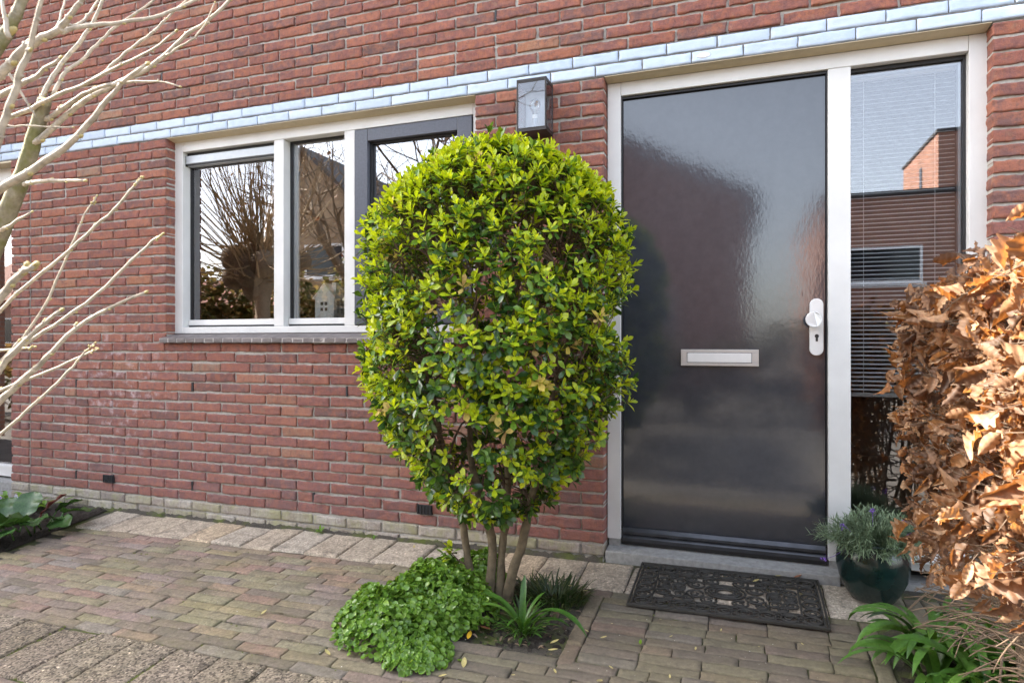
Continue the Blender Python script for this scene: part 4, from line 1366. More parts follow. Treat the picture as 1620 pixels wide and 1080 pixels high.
# straggling bare twigs at the foot
for i in range(190):
    yq = rng.uniform(-1.9, -.5)
    p0 = np.array([rng.uniform(.6, .85), yq, rng.uniform(.12, .36) + .22 * max(0, -yq - .6)])
    d = np.array([-1, rng.normal(0, .8), rng.normal(-.12, .25)]); d /= np.linalg.norm(d); L = rng.uniform(.1, .32)
    e = p0 + d * L
    if e[0] < .50: e[0] = .50 + .06 * rng.random()
    e[2] = max(e[2], float(gz(e[0], e[1])) + .03)
    q, r_ = smooth_path([p0, (p0 + e) / 2 + rng.normal(0, .02, 3), e], (.0032, .0024, .0012), 3)
    ht.tube(q, r_, 4, cap=False)
HP = np.array(HP); HD = np.array(HD); HS = np.array(HS)
AXh = frames(HD, rng.uniform(0, 6.28, len(HP)))
pick = rng.integers(0, 4, len(HP))
for k in range(4):
    m_ = pick == k
    S3 = HS[m_][:, None] * np.stack([rng.uniform(.75, 1.15, m_.sum()), np.ones(m_.sum()), rng.uniform(.7, 1.3, m_.sum())], 1)
    hl.scatter(tp4[k][0], tp4[k][1], HP[m_], AXh[m_], S3)
hl.build('dry_leaves', M['beech'], hedge, smooth=True)
ht.build('stems', M['hedgetwig'], hedge, smooth=True)

# ---- bare tree at the left, close to the lens
tree = thing('bare_tree', "pale leafless young tree with mossy trunk and budding twigs reaching in from the left", 'tree', (-1.75, -2.08, -.12))
TWIGS=[
 ('trunk',0,[(-1.669,-2.058,1.024,0.0242),(-1.617,-2.051,1.18,0.0229),(-1.571,-2.047,1.249,0.0217),(-1.537,-2.046,1.3,0.0204),(-1.509,-2.048,1.343,0.0192),(-1.479,-2.049,1.384,0.018),(-1.449,-2.05,1.432,0.0168),(-1.422,-2.052,1.484,0.0156),(-1.398,-2.055,1.537,0.0144),(-1.379,-2.06,1.559,0.0133)]),
 ('b',1,[(-1.407,-2.049,1.524,0.0074),(-1.372,-2.052,1.521,0.0067),(-1.338,-2.056,1.537,0.0061),(-1.286,-2.054,1.554,0.0055),(-1.244,-2.054,1.567,0.0048),(-1.191,-2.051,1.57,0.0042),(-1.136,-2.048,1.568,0.0036),(-1.082,-2.044,1.566,0.003),(-1.029,-2.041,1.547,0.0025)]),
 ('b',1,[(-1.423,-2.055,1.473,0.0081),(-1.401,-2.053,1.479,0.0078),(-1.372,-2.049,1.502,0.0074),(-1.334,-2.042,1.53,0.0071),(-1.304,-2.037,1.55,0.0068),(-1.275,-2.033,1.565,0.0065),(-1.186,-2.007,1.605,0.0062),(-1.147,-1.999,1.621,0.0059),(-1.111,-1.993,1.647,0.0056),(-1.073,-1.985,1.683,0.0053),(-1.025,-1.974,1.702,0.005),(-0.979,-1.964,1.745,0.0048),(-0.932,-1.953,1.793,0.0045)]),
 ('b',1,[(-1.114,-1.997,1.639,0.0032),(-1.082,-1.991,1.655,0.0029),(-1.048,-1.984,1.669,0.0026),(-1.026,-1.981,1.694,0.0022),(-1.004,-1.979,1.736,0.0019)]),
 ('b',1,[(-1.085,-2.38,1.248,0.0079),(-1.017,-2.37,1.273,0.0073),(-0.963,-2.366,1.294,0.0067),(-0.91,-2.363,1.315,0.006),(-0.867,-2.362,1.337,0.0055),(-0.825,-2.362,1.371,0.0049),(-0.787,-2.364,1.4,0.0043),(-0.741,-2.363,1.417,0.0038)]),
 ('b',1,[(-1.538,-2.085,1.507,0.0061),(-1.454,-2.079,1.526,0.0058),(-1.368,-2.072,1.546,0.0054),(-1.318,-2.078,1.554,0.0051),(-1.243,-2.075,1.568,0.0048),(-1.181,-2.077,1.579,0.0044),(-1.132,-2.083,1.589,0.0041),(-1.055,-2.079,1.602,0.0038),(-0.995,-2.082,1.63,0.0035)]),
 ('b',1,[(-1.395,-2.055,1.547,0.0067),(-1.4,-2.051,1.573,0.0064),(-1.389,-2.041,1.605,0.0062),(-1.375,-2.03,1.644,0.0059),(-1.343,-2.012,1.691,0.0056),(-1.329,-2.001,1.724,0.0054),(-1.311,-1.989,1.776,0.0051),(-1.301,-1.979,1.823,0.0048)]),
 ('b',1,[(-1.372,-2.047,1.571,0.0053),(-1.365,-2.037,1.606,0.0051),(-1.359,-2.028,1.633,0.0049),(-1.34,-2.014,1.649,0.0047),(-1.327,-2.003,1.673,0.0045),(-1.308,-1.989,1.703,0.0043),(-1.285,-1.974,1.736,0.0041),(-1.255,-1.956,1.764,0.0039),(-1.222,-1.937,1.796,0.0037),(-1.201,-1.922,1.827,0.0035)]),
 ('b',1,[(-1.232,-2.061,1.583,0.0045),(-1.214,-2.054,1.594,0.0042),(-1.196,-2.048,1.614,0.0039),(-1.16,-2.035,1.646,0.0036),(-1.118,-2.02,1.678,0.0034),(-1.098,-2.012,1.704,0.0031),(-1.058,-1.998,1.742,0.0028),(-1.04,-1.992,1.761,0.0026)]),
 ('b',1,[(-1.133,-2.344,1.425,0.0098),(-1.08,-2.331,1.463,0.0092),(-1.057,-2.33,1.479,0.0086),(-1.028,-2.326,1.503,0.008),(-0.999,-2.322,1.511,0.0074),(-0.966,-2.317,1.521,0.0068),(-0.95,-2.318,1.536,0.0063),(-0.926,-2.316,1.554,0.0057),(-0.905,-2.315,1.579,0.0051)]),
 ('b',1,[(-0.967,-2.316,1.517,0.0043),(-0.968,-2.305,1.528,0.0041),(-0.941,-2.283,1.538,0.004),(-0.911,-2.26,1.549,0.0038),(-0.876,-2.235,1.561,0.0036),(-0.842,-2.211,1.586,0.0035),(-0.827,-2.193,1.603,0.0033),(-0.801,-2.172,1.63,0.0031)]),
 ('b',1,[(-0.829,-2.5,1.258,0.0059),(-0.806,-2.501,1.288,0.0055),(-0.787,-2.503,1.318,0.005),(-0.766,-2.504,1.351,0.0046),(-0.749,-2.507,1.375,0.0042),(-0.73,-2.509,1.406,0.0038),(-0.715,-2.513,1.436,0.0034)]),
 ('b',0,[(-1.142,-2.347,1.435,0.0147),(-1.105,-2.334,1.484,0.0138),(-1.076,-2.324,1.531,0.0128),(-1.063,-2.319,1.558,0.0118),(-1.045,-2.312,1.602,0.0108)]),
 ('b',1,[(-0.978,-2.395,1.395,0.0053),(-0.944,-2.396,1.4,0.0047),(-0.91,-2.397,1.408,0.0041),(-0.88,-2.399,1.416,0.0035),(-0.849,-2.401,1.426,0.0029)]),
 ('b',0,[(-1.187,-2.257,1.519,0.0032),(-1.165,-2.249,1.484,0.0029),(-1.149,-2.244,1.457,0.0025),(-1.138,-2.24,1.436,0.0022)]),
 ('b',1,[(-1.326,-2.201,1.454,0.0024),(-1.293,-2.189,1.454,0.0022),(-1.251,-2.174,1.454,0.0021),(-1.215,-2.161,1.453,0.0019),(-1.176,-2.147,1.451,0.0018)]),
 ('b',1,[(-1.451,-2.054,1.389,0.0061),(-1.415,-2.062,1.389,0.0057),(-1.357,-2.063,1.388,0.0053),(-1.306,-2.066,1.382,0.0049),(-1.251,-2.068,1.377,0.0045)]),
 ('b',1,[(-1.499,-2.072,1.29,0.0054),(-1.472,-2.076,1.294,0.0047),(-1.433,-2.076,1.308,0.004),(-1.394,-2.076,1.322,0.0033)]),
 ('b',0,[(-0.966,-2.39,1.476,0.0044),(-0.978,-2.388,1.506,0.0037),(-0.988,-2.384,1.536,0.003),(-0.998,-2.38,1.558,0.0023)]),
 ('b',1,[(-1.134,-2.238,1.569,0.0027),(-1.125,-2.217,1.584,0.0026),(-1.127,-2.2,1.631,0.0024),(-1.138,-2.186,1.679,0.0023)]),
 ('b',1,[(-1.044,-2.259,1.568,0.0031),(-1.032,-2.241,1.572,0.0029),(-1.031,-2.228,1.596,0.0026),(-1.031,-2.214,1.618,0.0024),(-1.027,-2.2,1.652,0.0022)]),
 ('b',2,[(-1.941,-1.89,1.045,0.0063),(-1.833,-1.865,1.131,0.006),(-1.781,-1.859,1.177,0.0058),(-1.7,-1.843,1.235,0.0055),(-1.623,-1.829,1.287,0.0053),(-1.552,-1.817,1.348,0.005),(-1.491,-1.808,1.385,0.0048),(-1.446,-1.806,1.43,0.0046),(-1.406,-1.804,1.459,0.0043)]),
 ('b',2,[(-1.894,-1.873,0.903,0.0054),(-1.847,-1.856,0.97,0.0052),(-1.817,-1.846,1.02,0.005),(-1.781,-1.833,1.075,0.0048),(-1.724,-1.812,1.164,0.0046),(-1.71,-1.807,1.205,0.0044),(-1.685,-1.798,1.27,0.0042),(-1.66,-1.789,1.326,0.004),(-1.646,-1.784,1.367,0.0038),(-1.629,-1.778,1.401,0.0035),(-1.607,-1.77,1.436,0.0033)]),
 ('b',2,[(-1.756,-1.983,0.901,0.0061),(-1.677,-1.961,0.992,0.0058),(-1.619,-1.947,1.044,0.0056),(-1.569,-1.936,1.073,0.0053),(-1.489,-1.914,1.123,0.0051),(-1.409,-1.892,1.184,0.0048),(-1.355,-1.879,1.242,0.0046),(-1.293,-1.863,1.294,0.0043),(-1.273,-1.863,1.303,0.0041)]),
 ('b',1,[(-1.256,-2.282,0.89,0.0076),(-1.18,-2.27,0.951,0.0069),(-1.136,-2.269,0.982,0.0063),(-1.095,-2.27,1.005,0.0057),(-1.056,-2.271,1.032,0.0051),(-1.004,-2.267,1.077,0.0045),(-0.941,-2.26,1.104,0.004),(-0.874,-2.251,1.128,0.0034)]),
 ('b',2,[(-0.963,-2.442,1.06,0.0071),(-0.91,-2.437,1.108,0.0067),(-0.883,-2.44,1.125,0.0063),(-0.856,-2.444,1.14,0.0059),(-0.828,-2.447,1.147,0.0055)]),
 ('b',1,[(-1.067,-2.373,0.959,0.0051),(-1.019,-2.369,1.015,0.0048),(-0.971,-2.365,1.055,0.0045),(-0.932,-2.365,1.079,0.0043),(-0.897,-2.366,1.095,0.004)]),
 ('b',2,[(-1.798,-1.945,0.888,0.0055),(-1.729,-1.929,0.934,0.0051),(-1.668,-1.916,0.955,0.0047),(-1.59,-1.897,0.983,0.0043),(-1.53,-1.884,1.01,0.0038),(-1.491,-1.879,1.026,0.0034),(-1.462,-1.878,1.035,0.003)]),
 ('b',2,[(-1.685,-2.011,0.788,0.0048),(-1.63,-1.991,0.835,0.0046),(-1.591,-1.977,0.872,0.0043),(-1.545,-1.961,0.917,0.0041),(-1.499,-1.944,0.962,0.0039),(-1.476,-1.936,0.987,0.0036),(-1.461,-1.93,1.007,0.0034),(-1.444,-1.924,1.029,0.0032),(-1.422,-1.916,1.049,0.0029)]),
 ('b',2,[(-1.671,-2.006,1.026,0.0044),(-1.612,-2.002,1.031,0.0041),(-1.553,-1.999,1.036,0.0038),(-1.502,-1.998,1.041,0.0036)]),
 ('b',1,[(-1.226,-2.271,0.987,0.0054),(-1.195,-2.26,1.014,0.0049),(-1.181,-2.255,1.031,0.0043),(-1.165,-2.249,1.052,0.0038)])]
ROOT = {(-1.085,-2.38,1.248):[-1.73,-2.085,0.898,0.0095],(-1.538,-2.085,1.507):[-1.73,-2.085,1.0,0.0073],(-1.133,-2.344,1.425):[-1.73,-2.085,1.0,0.0118],(-0.829,-2.5,1.258):[-1.73,-2.085,0.908,0.0071],(-1.142,-2.347,1.435):[-1.73,-2.085,1.0,0.0176],(-1.326,-2.201,1.454):[-1.73,-2.085,1.0,0.0029],(-1.941,-1.89,1.045):[-1.73,-2.085,0.695,0.0076],(-1.894,-1.873,0.903):[-1.73,-2.085,0.553,0.0065],(-1.756,-1.983,0.901):[-1.73,-2.085,0.551,0.0073],(-1.256,-2.282,0.89):[-1.73,-2.085,0.54,0.0091],(-0.963,-2.442,1.06):[-1.73,-2.085,0.71,0.0085],(-1.067,-2.373,0.959):[-1.73,-2.085,0.609,0.0061],(-1.798,-1.945,0.888):[-1.73,-2.085,0.538,0.0066],(-1.685,-2.011,0.788):[-1.73,-2.085,0.438,0.0058],(-1.671,-2.006,1.026):[-1.73,-2.085,0.676,0.0053],(-1.226,-2.271,0.987):[-1.73,-2.085,0.637,0.0065]}
for nm, bt, q0 in TWIGS:
    q0 = [list(p) for p in q0]
    if nm == 'trunk':
        q0 = [[-1.76, -2.1, -.14, .034], [-1.74, -2.09, .4, .030], [-1.70, -2.07, .8, .026]] + q0
    elif ROOT.get(tuple(q0[0][:3])): q0 = [ROOT[tuple(q0[0][:3])]] + q0
    P3 = [p[:3] for p in q0]; R3 = [p[3] * (.95 if nm == 'trunk' else .8) * (1 - .3 * (i_ / (len(q0) - 1)) ** 3 if nm != 'trunk' else 1) for i_, p in enumerate(q0)]
    q, r_ = smooth_path(P3, R3, 3)
    q[1:-1] += rng.normal(0, .0007, q[1:-1].shape)
    b_ = MB()
    b_.tube(q, r_, 10 if nm == 'trunk' else 8)
    big = r_.max() > .0095
    nb_f = len(b_.f)
    bu = b_; side = 1
    P3 = np.array(P3)
    for i in range(1, len(P3) - 1):
        if nm == 'trunk': continue
        d = P3[i + 1] - P3[i]; d /= np.linalg.norm(d)
        s = np.cross(d, [0.2, -.94, .3]); s /= np.linalg.norm(s)
        r0 = R3[i]
        bu.ball(P3[i] + s * side * r0 * .8 + d * r0 * .6, r0 * .75 + .0008, 7, 5, 1, (.7, .7, 1.3), d + s * side * .6)
        bu.ball(P3[i], r0 * 1.10, 8, 5, 0, (1, 1, .7), d)
        side = -side
    d = P3[-1] - P3[-2]; d /= np.linalg.norm(d)
    if bt:
        bu.ball(P3[-1] + d * R3[-1], R3[-1] * 1.15 + .0006, 8, 6, 1, (.85, .85, 1.5), d)
    if bt == 2:
        for k in range(4): bu.ball(P3[-1] - d * (.004 + .006 * k) + rng.normal(0, .0025, 3), R3[-1] * 1.0 + .0012, 7, 5, 1, (.9, .9, 1.2), d + rng.normal(0, .5, 3))
    b_.build('trunk' if nm == 'trunk' else 'branch', [M['mossbark'] if big else M['paletwig'], M['bud']], tree, smooth=True)

# ---- door mat of open rubber scrolls
mat_ = thing('door_mat', "black rubber door mat with open scrollwork in front of the door", 'door mat', gpt(-.07, -.22, .006))
MX0, MX1, MY0, MY1 = -.437, .300, -.432, -.014


def mz(x, y): return float(gz(x, y)) + .0075


def bar(b_, x0, x1, y0, y1, h, lift=0.0):
    v = []
    for top in (0, 1):
        for y in (y0, y1):
            for x in (x0, x1): v.append((x, y, mz(x, y) + lift + top * h))
    b_.add(v, [(0, 2, 3, 1), (4, 5, 7, 6), (0, 1, 5, 4), (2, 6, 7, 3), (0, 4, 6, 2), (1, 3, 7, 5)])


rim = MB()
for a in (0, 1):
    t0 = .007; o_ = a * .0125
    x0, x1, y0, y1 = MX0 + o_, MX1 - o_, MY0 + o_, MY1 - o_
    hh = .011 - a * .002
    bar(rim, x0, x1, y0, y0 + t0, hh); bar(rim, x0, x1, y1 - t0, y1, hh)
    bar(rim, x0, x0 + t0, y0 + t0 + .0002, y1 - t0 - .0002, hh); bar(rim, x1 - t0, x1, y0 + t0 + .0002, y1 - t0 - .0002, hh)
bar(rim, MX0 + .0072, MX1 - .0072, MY0 + .0072, MY0 + .0123, .005); bar(rim, MX0 + .0072, MX1 - .0072, MY1 - .0123, MY1 - .0072, .005)
rim.build('rim', M['matrubber'], mat_, bevel=.0015)
inn = MB()
ix0, ix1, iy0, iy1 = MX0 + .085, MX1 - .085, MY0 + .085, MY1 - .085
bar(inn, ix0, ix1, iy0, iy0 + .007, .009); bar(inn, ix0, ix1, iy1 - .007, iy1, .009)
bar(inn, ix0, ix0 + .007, iy0 + .0072, iy1 - .0072, .009); bar(inn, ix1 - .007, ix1, iy0 + .0072, iy1 - .0072, .009)
inn.build('inner_frame', M['matrubber'], mat_, bevel=.0015)
sc = MB()


def scroll(cx, cy, rx, ry, a0=0, a1=360, t=.0042, turn=0.0):
    n = max(6, int(abs(a1 - a0) / 20))
    pts = []
    for i in range(n + 1):
        u = i / n
        a = R(a0 + (a1 - a0) * u); k = 1 - turn * u
        x, y = cx + rx * k * math.cos(a), cy + ry * k * math.sin(a)
        pts.append((x, y, mz(x, y) + .006))
    sc.tube(pts, t, 5, cap=True)


# border: rings and paired commas
nb = 9
for row, yy in ((0, MY0 + .050), (1, MY1 - .050)):
    for i in range(nb):
        x = MX0 + .055 + (MX1 - MX0 - .11) * i / (nb - 1)
        scroll(x, yy, .031, .027, t=.0052)
        s = 1 if i % 2 else -1
        scroll(x - s * .004, yy, .019, .016, 30, 330 * s, .0038, .5)
        if i < nb - 1:
            xm = x + (MX1 - MX0 - .11) / (nb - 1) / 2
            scroll(xm, yy + .022, .012, .011, t=.0034); scroll(xm, yy - .022, .012, .011, t=.0034)
for xx in (MX0 + .050, MX1 - .050):
    for i in range(1, 5):
        yy = MY0 + .050 + (MY1 - MY0 - .10) * i / 5
        scroll(xx, yy, .030, .028, t=.0052); scroll(xx, yy, .018, .015, 200, 520, .0038, .5)
# centre: medallion and mirrored scrolls
ccx, ccy = (MX0 + MX1) / 2, (MY0 + MY1) / 2
for k in range(3): scroll(ccx, ccy, .080 - .022 * k, .058 - .016 * k, t=.005)
for k in range(6): scroll(ccx + .050 * math.cos(k * 1.047), ccy + .036 * math.sin(k * 1.047), .016, .012, t=.003)
for sx in (-1, 1):
    for sy in (-1, 1):
        for (ox, oy, r_, st_) in ((.115, .042, .034, 20), (.185, .060, .031, 160), (.185, .008, .026, 250), (.245, .055, .027, 20), (.245, .010, .024, 140), (.140, .092, .022, 90), (.060, .088, .030, 60), (.215, .098, .018, 0)):
            scroll(ccx + sx * ox, ccy + sy * oy, r_, r_ * .85, st_, st_ + 330, .0046, .0)
            scroll(ccx + sx * ox, ccy + sy * oy, r_ * .62, r_ * .5, st_ + 90, st_ + 420, .0036, .55)
sc.build('scrollwork', M['matrubber'], mat_, smooth=True)

# ---- fallen leaves and petals, each lying where it fell
lf = leaf_tpl(5, [(0, .03), (.2, .16), (.5, .24), (.8, .15), (1, .02)], fold=.15, curl=.12)
FL = [(-.940, -.854, .042, 'o', "orange-yellow leaf lying between the ground cover and the strap-leaved plant"),
      (-.900, -.735, .046, 'o', "yellow-orange leaf on the soil under the strap-leaved plant"),
      (-.885, -.765, .042, 'b', "reddish brown dry leaf on the soil in front of the bush stems"),
      (-.890, -1.005, .046, 'p', "long pale yellow leaf on the bricks below the planting pit"),
      (-.930, -.965, .032, 'g', "crumpled greenish leaf on the bricks at the edge of the ground cover"),
      (-.949, -1.035, .03, 'g', "small green leaf on the bricks at the bottom edge of the mound"),
      (-.950, -1.075, .03, 'p', "pale leaf lying lowest on the bricks below the mound"),
      (-.640, -.842, .040, 'p', "pale yellow leaf at the front right corner of the planting pit"),
      (-.645, -.800, .034, 'p', "pale leaf tucked just inside the front right corner of the pit"),
      (-.700, -.690, .036, 'p', "yellow leaf on the soil at the right of the strap-leaved plant"),
      (-.590, -.445, .036, 'p', "cream leaf on the brick edging right of the dark grass tuft"),
      (-.882, -.548, .04, 'p', "yellow leaf on the soil beside the right stem of the bush"),
      (-1.566, -.102, .024, 'y', "small yellow leaf alone on the slabs along the wall"),
      (-1.84, -.886, .030, 'p', "pale leaf alone on the brick paving left of the mound"),
      (-1.38, -1.066, .034, 'p', "pale curled leaf at the lower left foot of the mound"),
      (-.487, -.695, .026, 'p', "cream petal on the bricks in front of the mat's left corner"),
      (-.429, -.943, .040, 'p', "cream leaf at the bottom of the picture below the mat"),
      (-.342, -.700, .026, 'g', "small green leaf on the bricks in front of the mat"),
      (.040, -.107, .032, 'p', "torn pale leaf lying on the middle of the door mat"),
      (.227, -.175, .026, 'y', "round yellow leaf lying at the right end of the door mat"),
      (.130, -.022, .034, 'p', "pale broken leaf at the rear edge of the door mat near the step"),
      (.205, -.020, .036, 'b', "brown dry leaf at the rear right edge of the door mat"),
      (-.655, -.445, .03, 'y', "yellow leaf resting in the dark grass tuft"),
      (-.535, -.665, .018, 'p', None), (-.155, -.683, .016, 'p', None), (-.221, -.875, .016, 'p', None), (-.405, -.874, .018, 'p', None), (-.076, -.529, .014, 'p', None),
      (-.30, -.50, .013, 'p', None), (-.47, -.58, .014, 'p', None), (-.58, -.95, .02, 'p', None), (-.72, -1.0, .018, 'p', None), (-.25, -.62, .014, 'p', None), (.05, -.60, .014, 'p', None), (.20, -.55, .013, 'p', None)]
mk = {'o': 'fallen', 'y': 'fallen', 'p': 'palefallen', 'b': 'brownleaf', 'g': 'leaf_mid'}
M['palefallen'] = leaf_mat("pale fallen leaf", [(0, (.46, .36, .10)), (.6, (.52, .44, .18)), (1, (.50, .36, .10))], .5, .2)
M['orangefallen'] = leaf_mat("orange fallen leaf", [(0, (.62, .34, .02)), (1, (.66, .40, .03))], .5, .2)
for x, y, s, kd, lab in FL:
    b_ = MB()
    on_mat = MX0 < x < MX1 and MY0 < y < MY1
    zz = float(gz(x, y)) + (.020 if on_mat else .006)
    if PIT[0] < x < PIT[1] and PIT[2] < y < PIT[3]: zz += .012
    if lab and 'tuft' in lab: zz += .05
    d = np.array([[math.cos(x * 97 + y * 31), math.sin(x * 97 + y * 31), .12]])
    b_.scatter(lf[0] * np.array([.95, 1, 1.5]), lf[1], np.array([[x, y, zz]]), frames(d), np.array([s]))
    mt = M['orangefallen'] if kd == 'o' else M[mk[kd]]
    o = b_.build('fallen_leaf', mt, loc=(x, y, zz), smooth=True)
    if lab: tag(o, lab, 'leaf', "fallen leaves on the paving")
    else: tag(o, "tiny pale leaf scrap lying on the brick paving", 'leaf', "leaf scraps on the brick paving")
# small weeds in the joints
for wx, wy, s, lab in ((-2.17, -.045, .035, "little green weed sprouting at the foot of the wall below the window"), (-1.83, -.05, .018, "tiny green weed at the foot of the wall left of the bush"),
                       (-1.17, -.265, .03, "green seedling in the slab joint behind the ground cover mound")):
    b_ = MB(); k = 14
    d = rng.normal(0, 1, (k, 3)) * np.array([1, 1, .25]) + np.array([0, 0, .75])
    b_.scatter(tplA[0] * np.array([.7, 1, 1]), tplA[1], np.array([gpt(wx, wy, .012)]).repeat(k, 0) + rng.normal(0, .004, (k, 3)), frames(d), rng.uniform(.7, 1.2, k) * s)
    tag(b_.build('weed', M['gc'], loc=gpt(wx, wy), smooth=True), lab, 'weed')
# moss cushions in the paving joints
mc = MB()
tvm = np.array([(0, 0, 1), (1, 0, 0), (.3, .95, 0), (-.8, .6, 0), (-.8, -.6, 0), (.3, -.95, 0)], float) * np.array([1, 1, .6])
tfm = [(0, 1, 2), (0, 2, 3), (0, 3, 4), (0, 4, 5), (0, 5, 1)]
mp = []
for i in range(1500):
    x = rng.uniform(-3.5, .4); r = rng.integers(0, 18); yq = -.303 - .0515 * r + rng.normal(0, .003)
    if math.sin(x * 3.1 + 1) * math.sin(yq * 6 + 2) + rng.normal(0, .3) < .25: continue
    if PIT[0] - .02 < x < PIT[1] + .07 and PIT[2] < yq < PIT[3]: continue
    mp.append((x, yq, float(gz(x, yq)) - .004))
for i in range(700):
    x = rng.choice([-4.0, -3.6, -3.2, -2.966, -2.566, -2.366, -1.96]) + rng.normal(0, .006); yq = rng.uniform(-1.49, -1.17)
    mp.append((x, yq, float(gz(x, yq)) - .005))
mp = np.array(mp); k = len(mp)
M['moss'] = plain("joint moss", (.10, .115, .02), 1, var=.4, scale=200)
mc.scatter(tvm, tfm, mp, frames(np.stack([rng.normal(0, 1, k), rng.normal(0, 1, k), np.zeros(k)], 1)), np.stack([rng.uniform(.003, .008, k)] * 2 + [rng.uniform(.003, .010, k)], 1))
tag(mc.build('moss', M['moss'], smooth=True), "green moss growing in the joints of the brick paving", 'moss', kind='stuff')

# grit and crumbs swept into the paving
M['grit'] = leaf_mat("grit", [(0, (.05, .04, .03)), (.5, (.16, .13, .10)), (.8, (.34, .30, .25)), (1, (.6, .57, .5))], .9, 0)
k = 1700
gp = np.stack([rng.uniform(-3.5, .45, k), -.02 - 1.5 * rng.random(k), np.zeros(k)], 1)
gp[:, 2] = [float(gz(a_, c_)) + .0015 for a_, c_ in gp[:, :2]]
gm = MB().scatter(tvm, tfm, gp, frames(np.stack([rng.normal(0, 1, k), rng.normal(0, 1, k), np.zeros(k)], 1)), rng.uniform(.0008, .0030, k))
tag(gm.build('grit', M['grit']), "loose grit and crumbs lying on the paving", 'grit', kind='stuff')

# ================================================================== THE STREET OPPOSITE, seen mirrored in the panes and the door


def house_block(name, label, x0, x1, y0, y1, h, ridge, wmat, rmat, windows, axis='y', rx=None):
    t = thing(name, label, 'house', ((x0 + x1) / 2, y0, 0))
    w = MB().box(x0, x1, y1, y0, -.15, h)
    if ridge and axis == 'y':   # gable towards us
        xm = (x0 + x1) / 2 if rx is None else rx
        w.add([(x0, y0, h), (x1, y0, h), (xm, y0, ridge), (x0, y1, h), (x1, y1, h), (xm, y1, ridge)], [(0, 1, 2), (5, 4, 3)])
        w.build('wall', wmat, t)
        r = MB()
        for s, e in ((-1, x0), (1, x1)):
            ex = e + s * .25; ez = h - .12
            r.add([(xm, y0 + .15, ridge + .12), (ex, y0 + .15, ez), (ex, y1, ez), (xm, y1, ridge + .12), (xm, y0 + .15, ridge), (ex, y0 + .15, ez - .12), (ex, y1, ez - .12), (xm, y1, ridge)],
                  [(0, 1, 2, 3), (7, 6, 5, 4), (0, 4, 5, 1), (1, 5, 6, 2), (2, 6, 7, 3)])
        r.build('roof', rmat, t)
    elif ridge:
        ym = (y0 + y1) / 2
        w.build('wall', wmat, t)
        r = MB()
        r.add([(x0, y0 + .3, h), (x1, y0 + .3, h), (x1, ym, ridge), (x0, ym, ridge), (x1, y1, h), (x0, y1, h)], [(0, 1, 2, 3), (3, 2, 4, 5), (0, 3, 5), (1, 4, 2), (0, 5, 4, 1)])
        r.build('roof', rmat, t)
    else:
        w.build('wall', wmat, t)
        MB().box(x0 - .1, x1 + .1, y1, y0 + .1, h + .002, h + .12).build('roof', rmat, t)
    for a, b_, c_, d in windows:
        f = MB()
        f.box(a, b_, y0 + .004, y0 + .05, c_, c_ + .07).box(a, b_, y0 + .004, y0 + .05, d - .07, d).box(a, a + .07, y0 + .004, y0 + .05, c_ + .071, d - .071).box(b_ - .07, b_, y0 + .004, y0 + .05, c_ + .071, d - .071)
        f.box(a - .08, b_ + .08, y0 + .004, y0 + .10, c_ - .09, c_ - .01)
        fo = f.build('window', M['white'], t)
        MB().box(a + .071, b_ - .071, y0 + .006, y0 + .02, c_ + .071, d - .071).build('pane', M['farwin'], fo)
    return t


house_block('opposite_house', "red brick gabled house across the street, mirrored in the front door", -8, 0.15, -13, -20, 4.7, 6.7, M['farbrick'], M['darkroof'], [(-6.5, -5, .9, 2.2), (-3.2, -1.6, .9, 2.3), (-5.2, -3.4, 3.4, 4.5)])
tb = house_block('opposite_tower_house', "flat roofed brick house with a square tower, mirrored in the side light", 2.25, 12, -17, -26, 5.1, 0, M['farbrick'], M['darkroof'], [(2.7, 4.6, 2.7, 3.7)])
MB().box(4.97, 7.6, -21, -16.98, 5.23, 6.72).build('tower', M['farbrick'], tb)
MB().box(4.93, 7.7, -21.04, -16.92, 6.722, 6.80).build('tower_coping', M['darkroof'], tb)
MB().box(4.95, 4.969, -18.9, -18.65, 5.5, 6.2).build('tower_window', M['farwin'], tb)
MB().box(5.5, 7.6, -16.96, -16.9, 2.6, 6.6).build('glass_front', M['farwin'], tb)
house_block('opposite_brown_house', "tall brown brick gabled house behind bare trees, mirrored in the middle pane", -13.0, -9.6, -13, -22, 4.2, 6.9, M['farbrown'], M['darkroof'], [(-12.5, -11.1, 3.0, 4.0)], rx=-12.6)
house_block('opposite_low_house', "low house with red tiled roof behind the willow, mirrored in the left pane", -26, -13.4, -15.5, -21, 2.3, 3.7, M['farbrick'], M['rooftile'], [(-21, -19.5, 1.0, 2.2)], axis='x')
house_block('opposite_end_house', "red tiled house beyond the pollard willow", -38, -27, -17, -25, 3, 5.5, M['farbrick'], M['rooftile'], [(-33, -31, 1.0, 2.2)], axis='x')
# unseen house added further left to keep the sun off this front
house_block('added_shade_house', "unseen red brick house added at the left to shade this front", -19, -9.0, -2.33, 8, 9.2, 11.4, M['farbrick'], M['darkroof'], [(-11, -9.5, 1, 2.3)], axis='x')

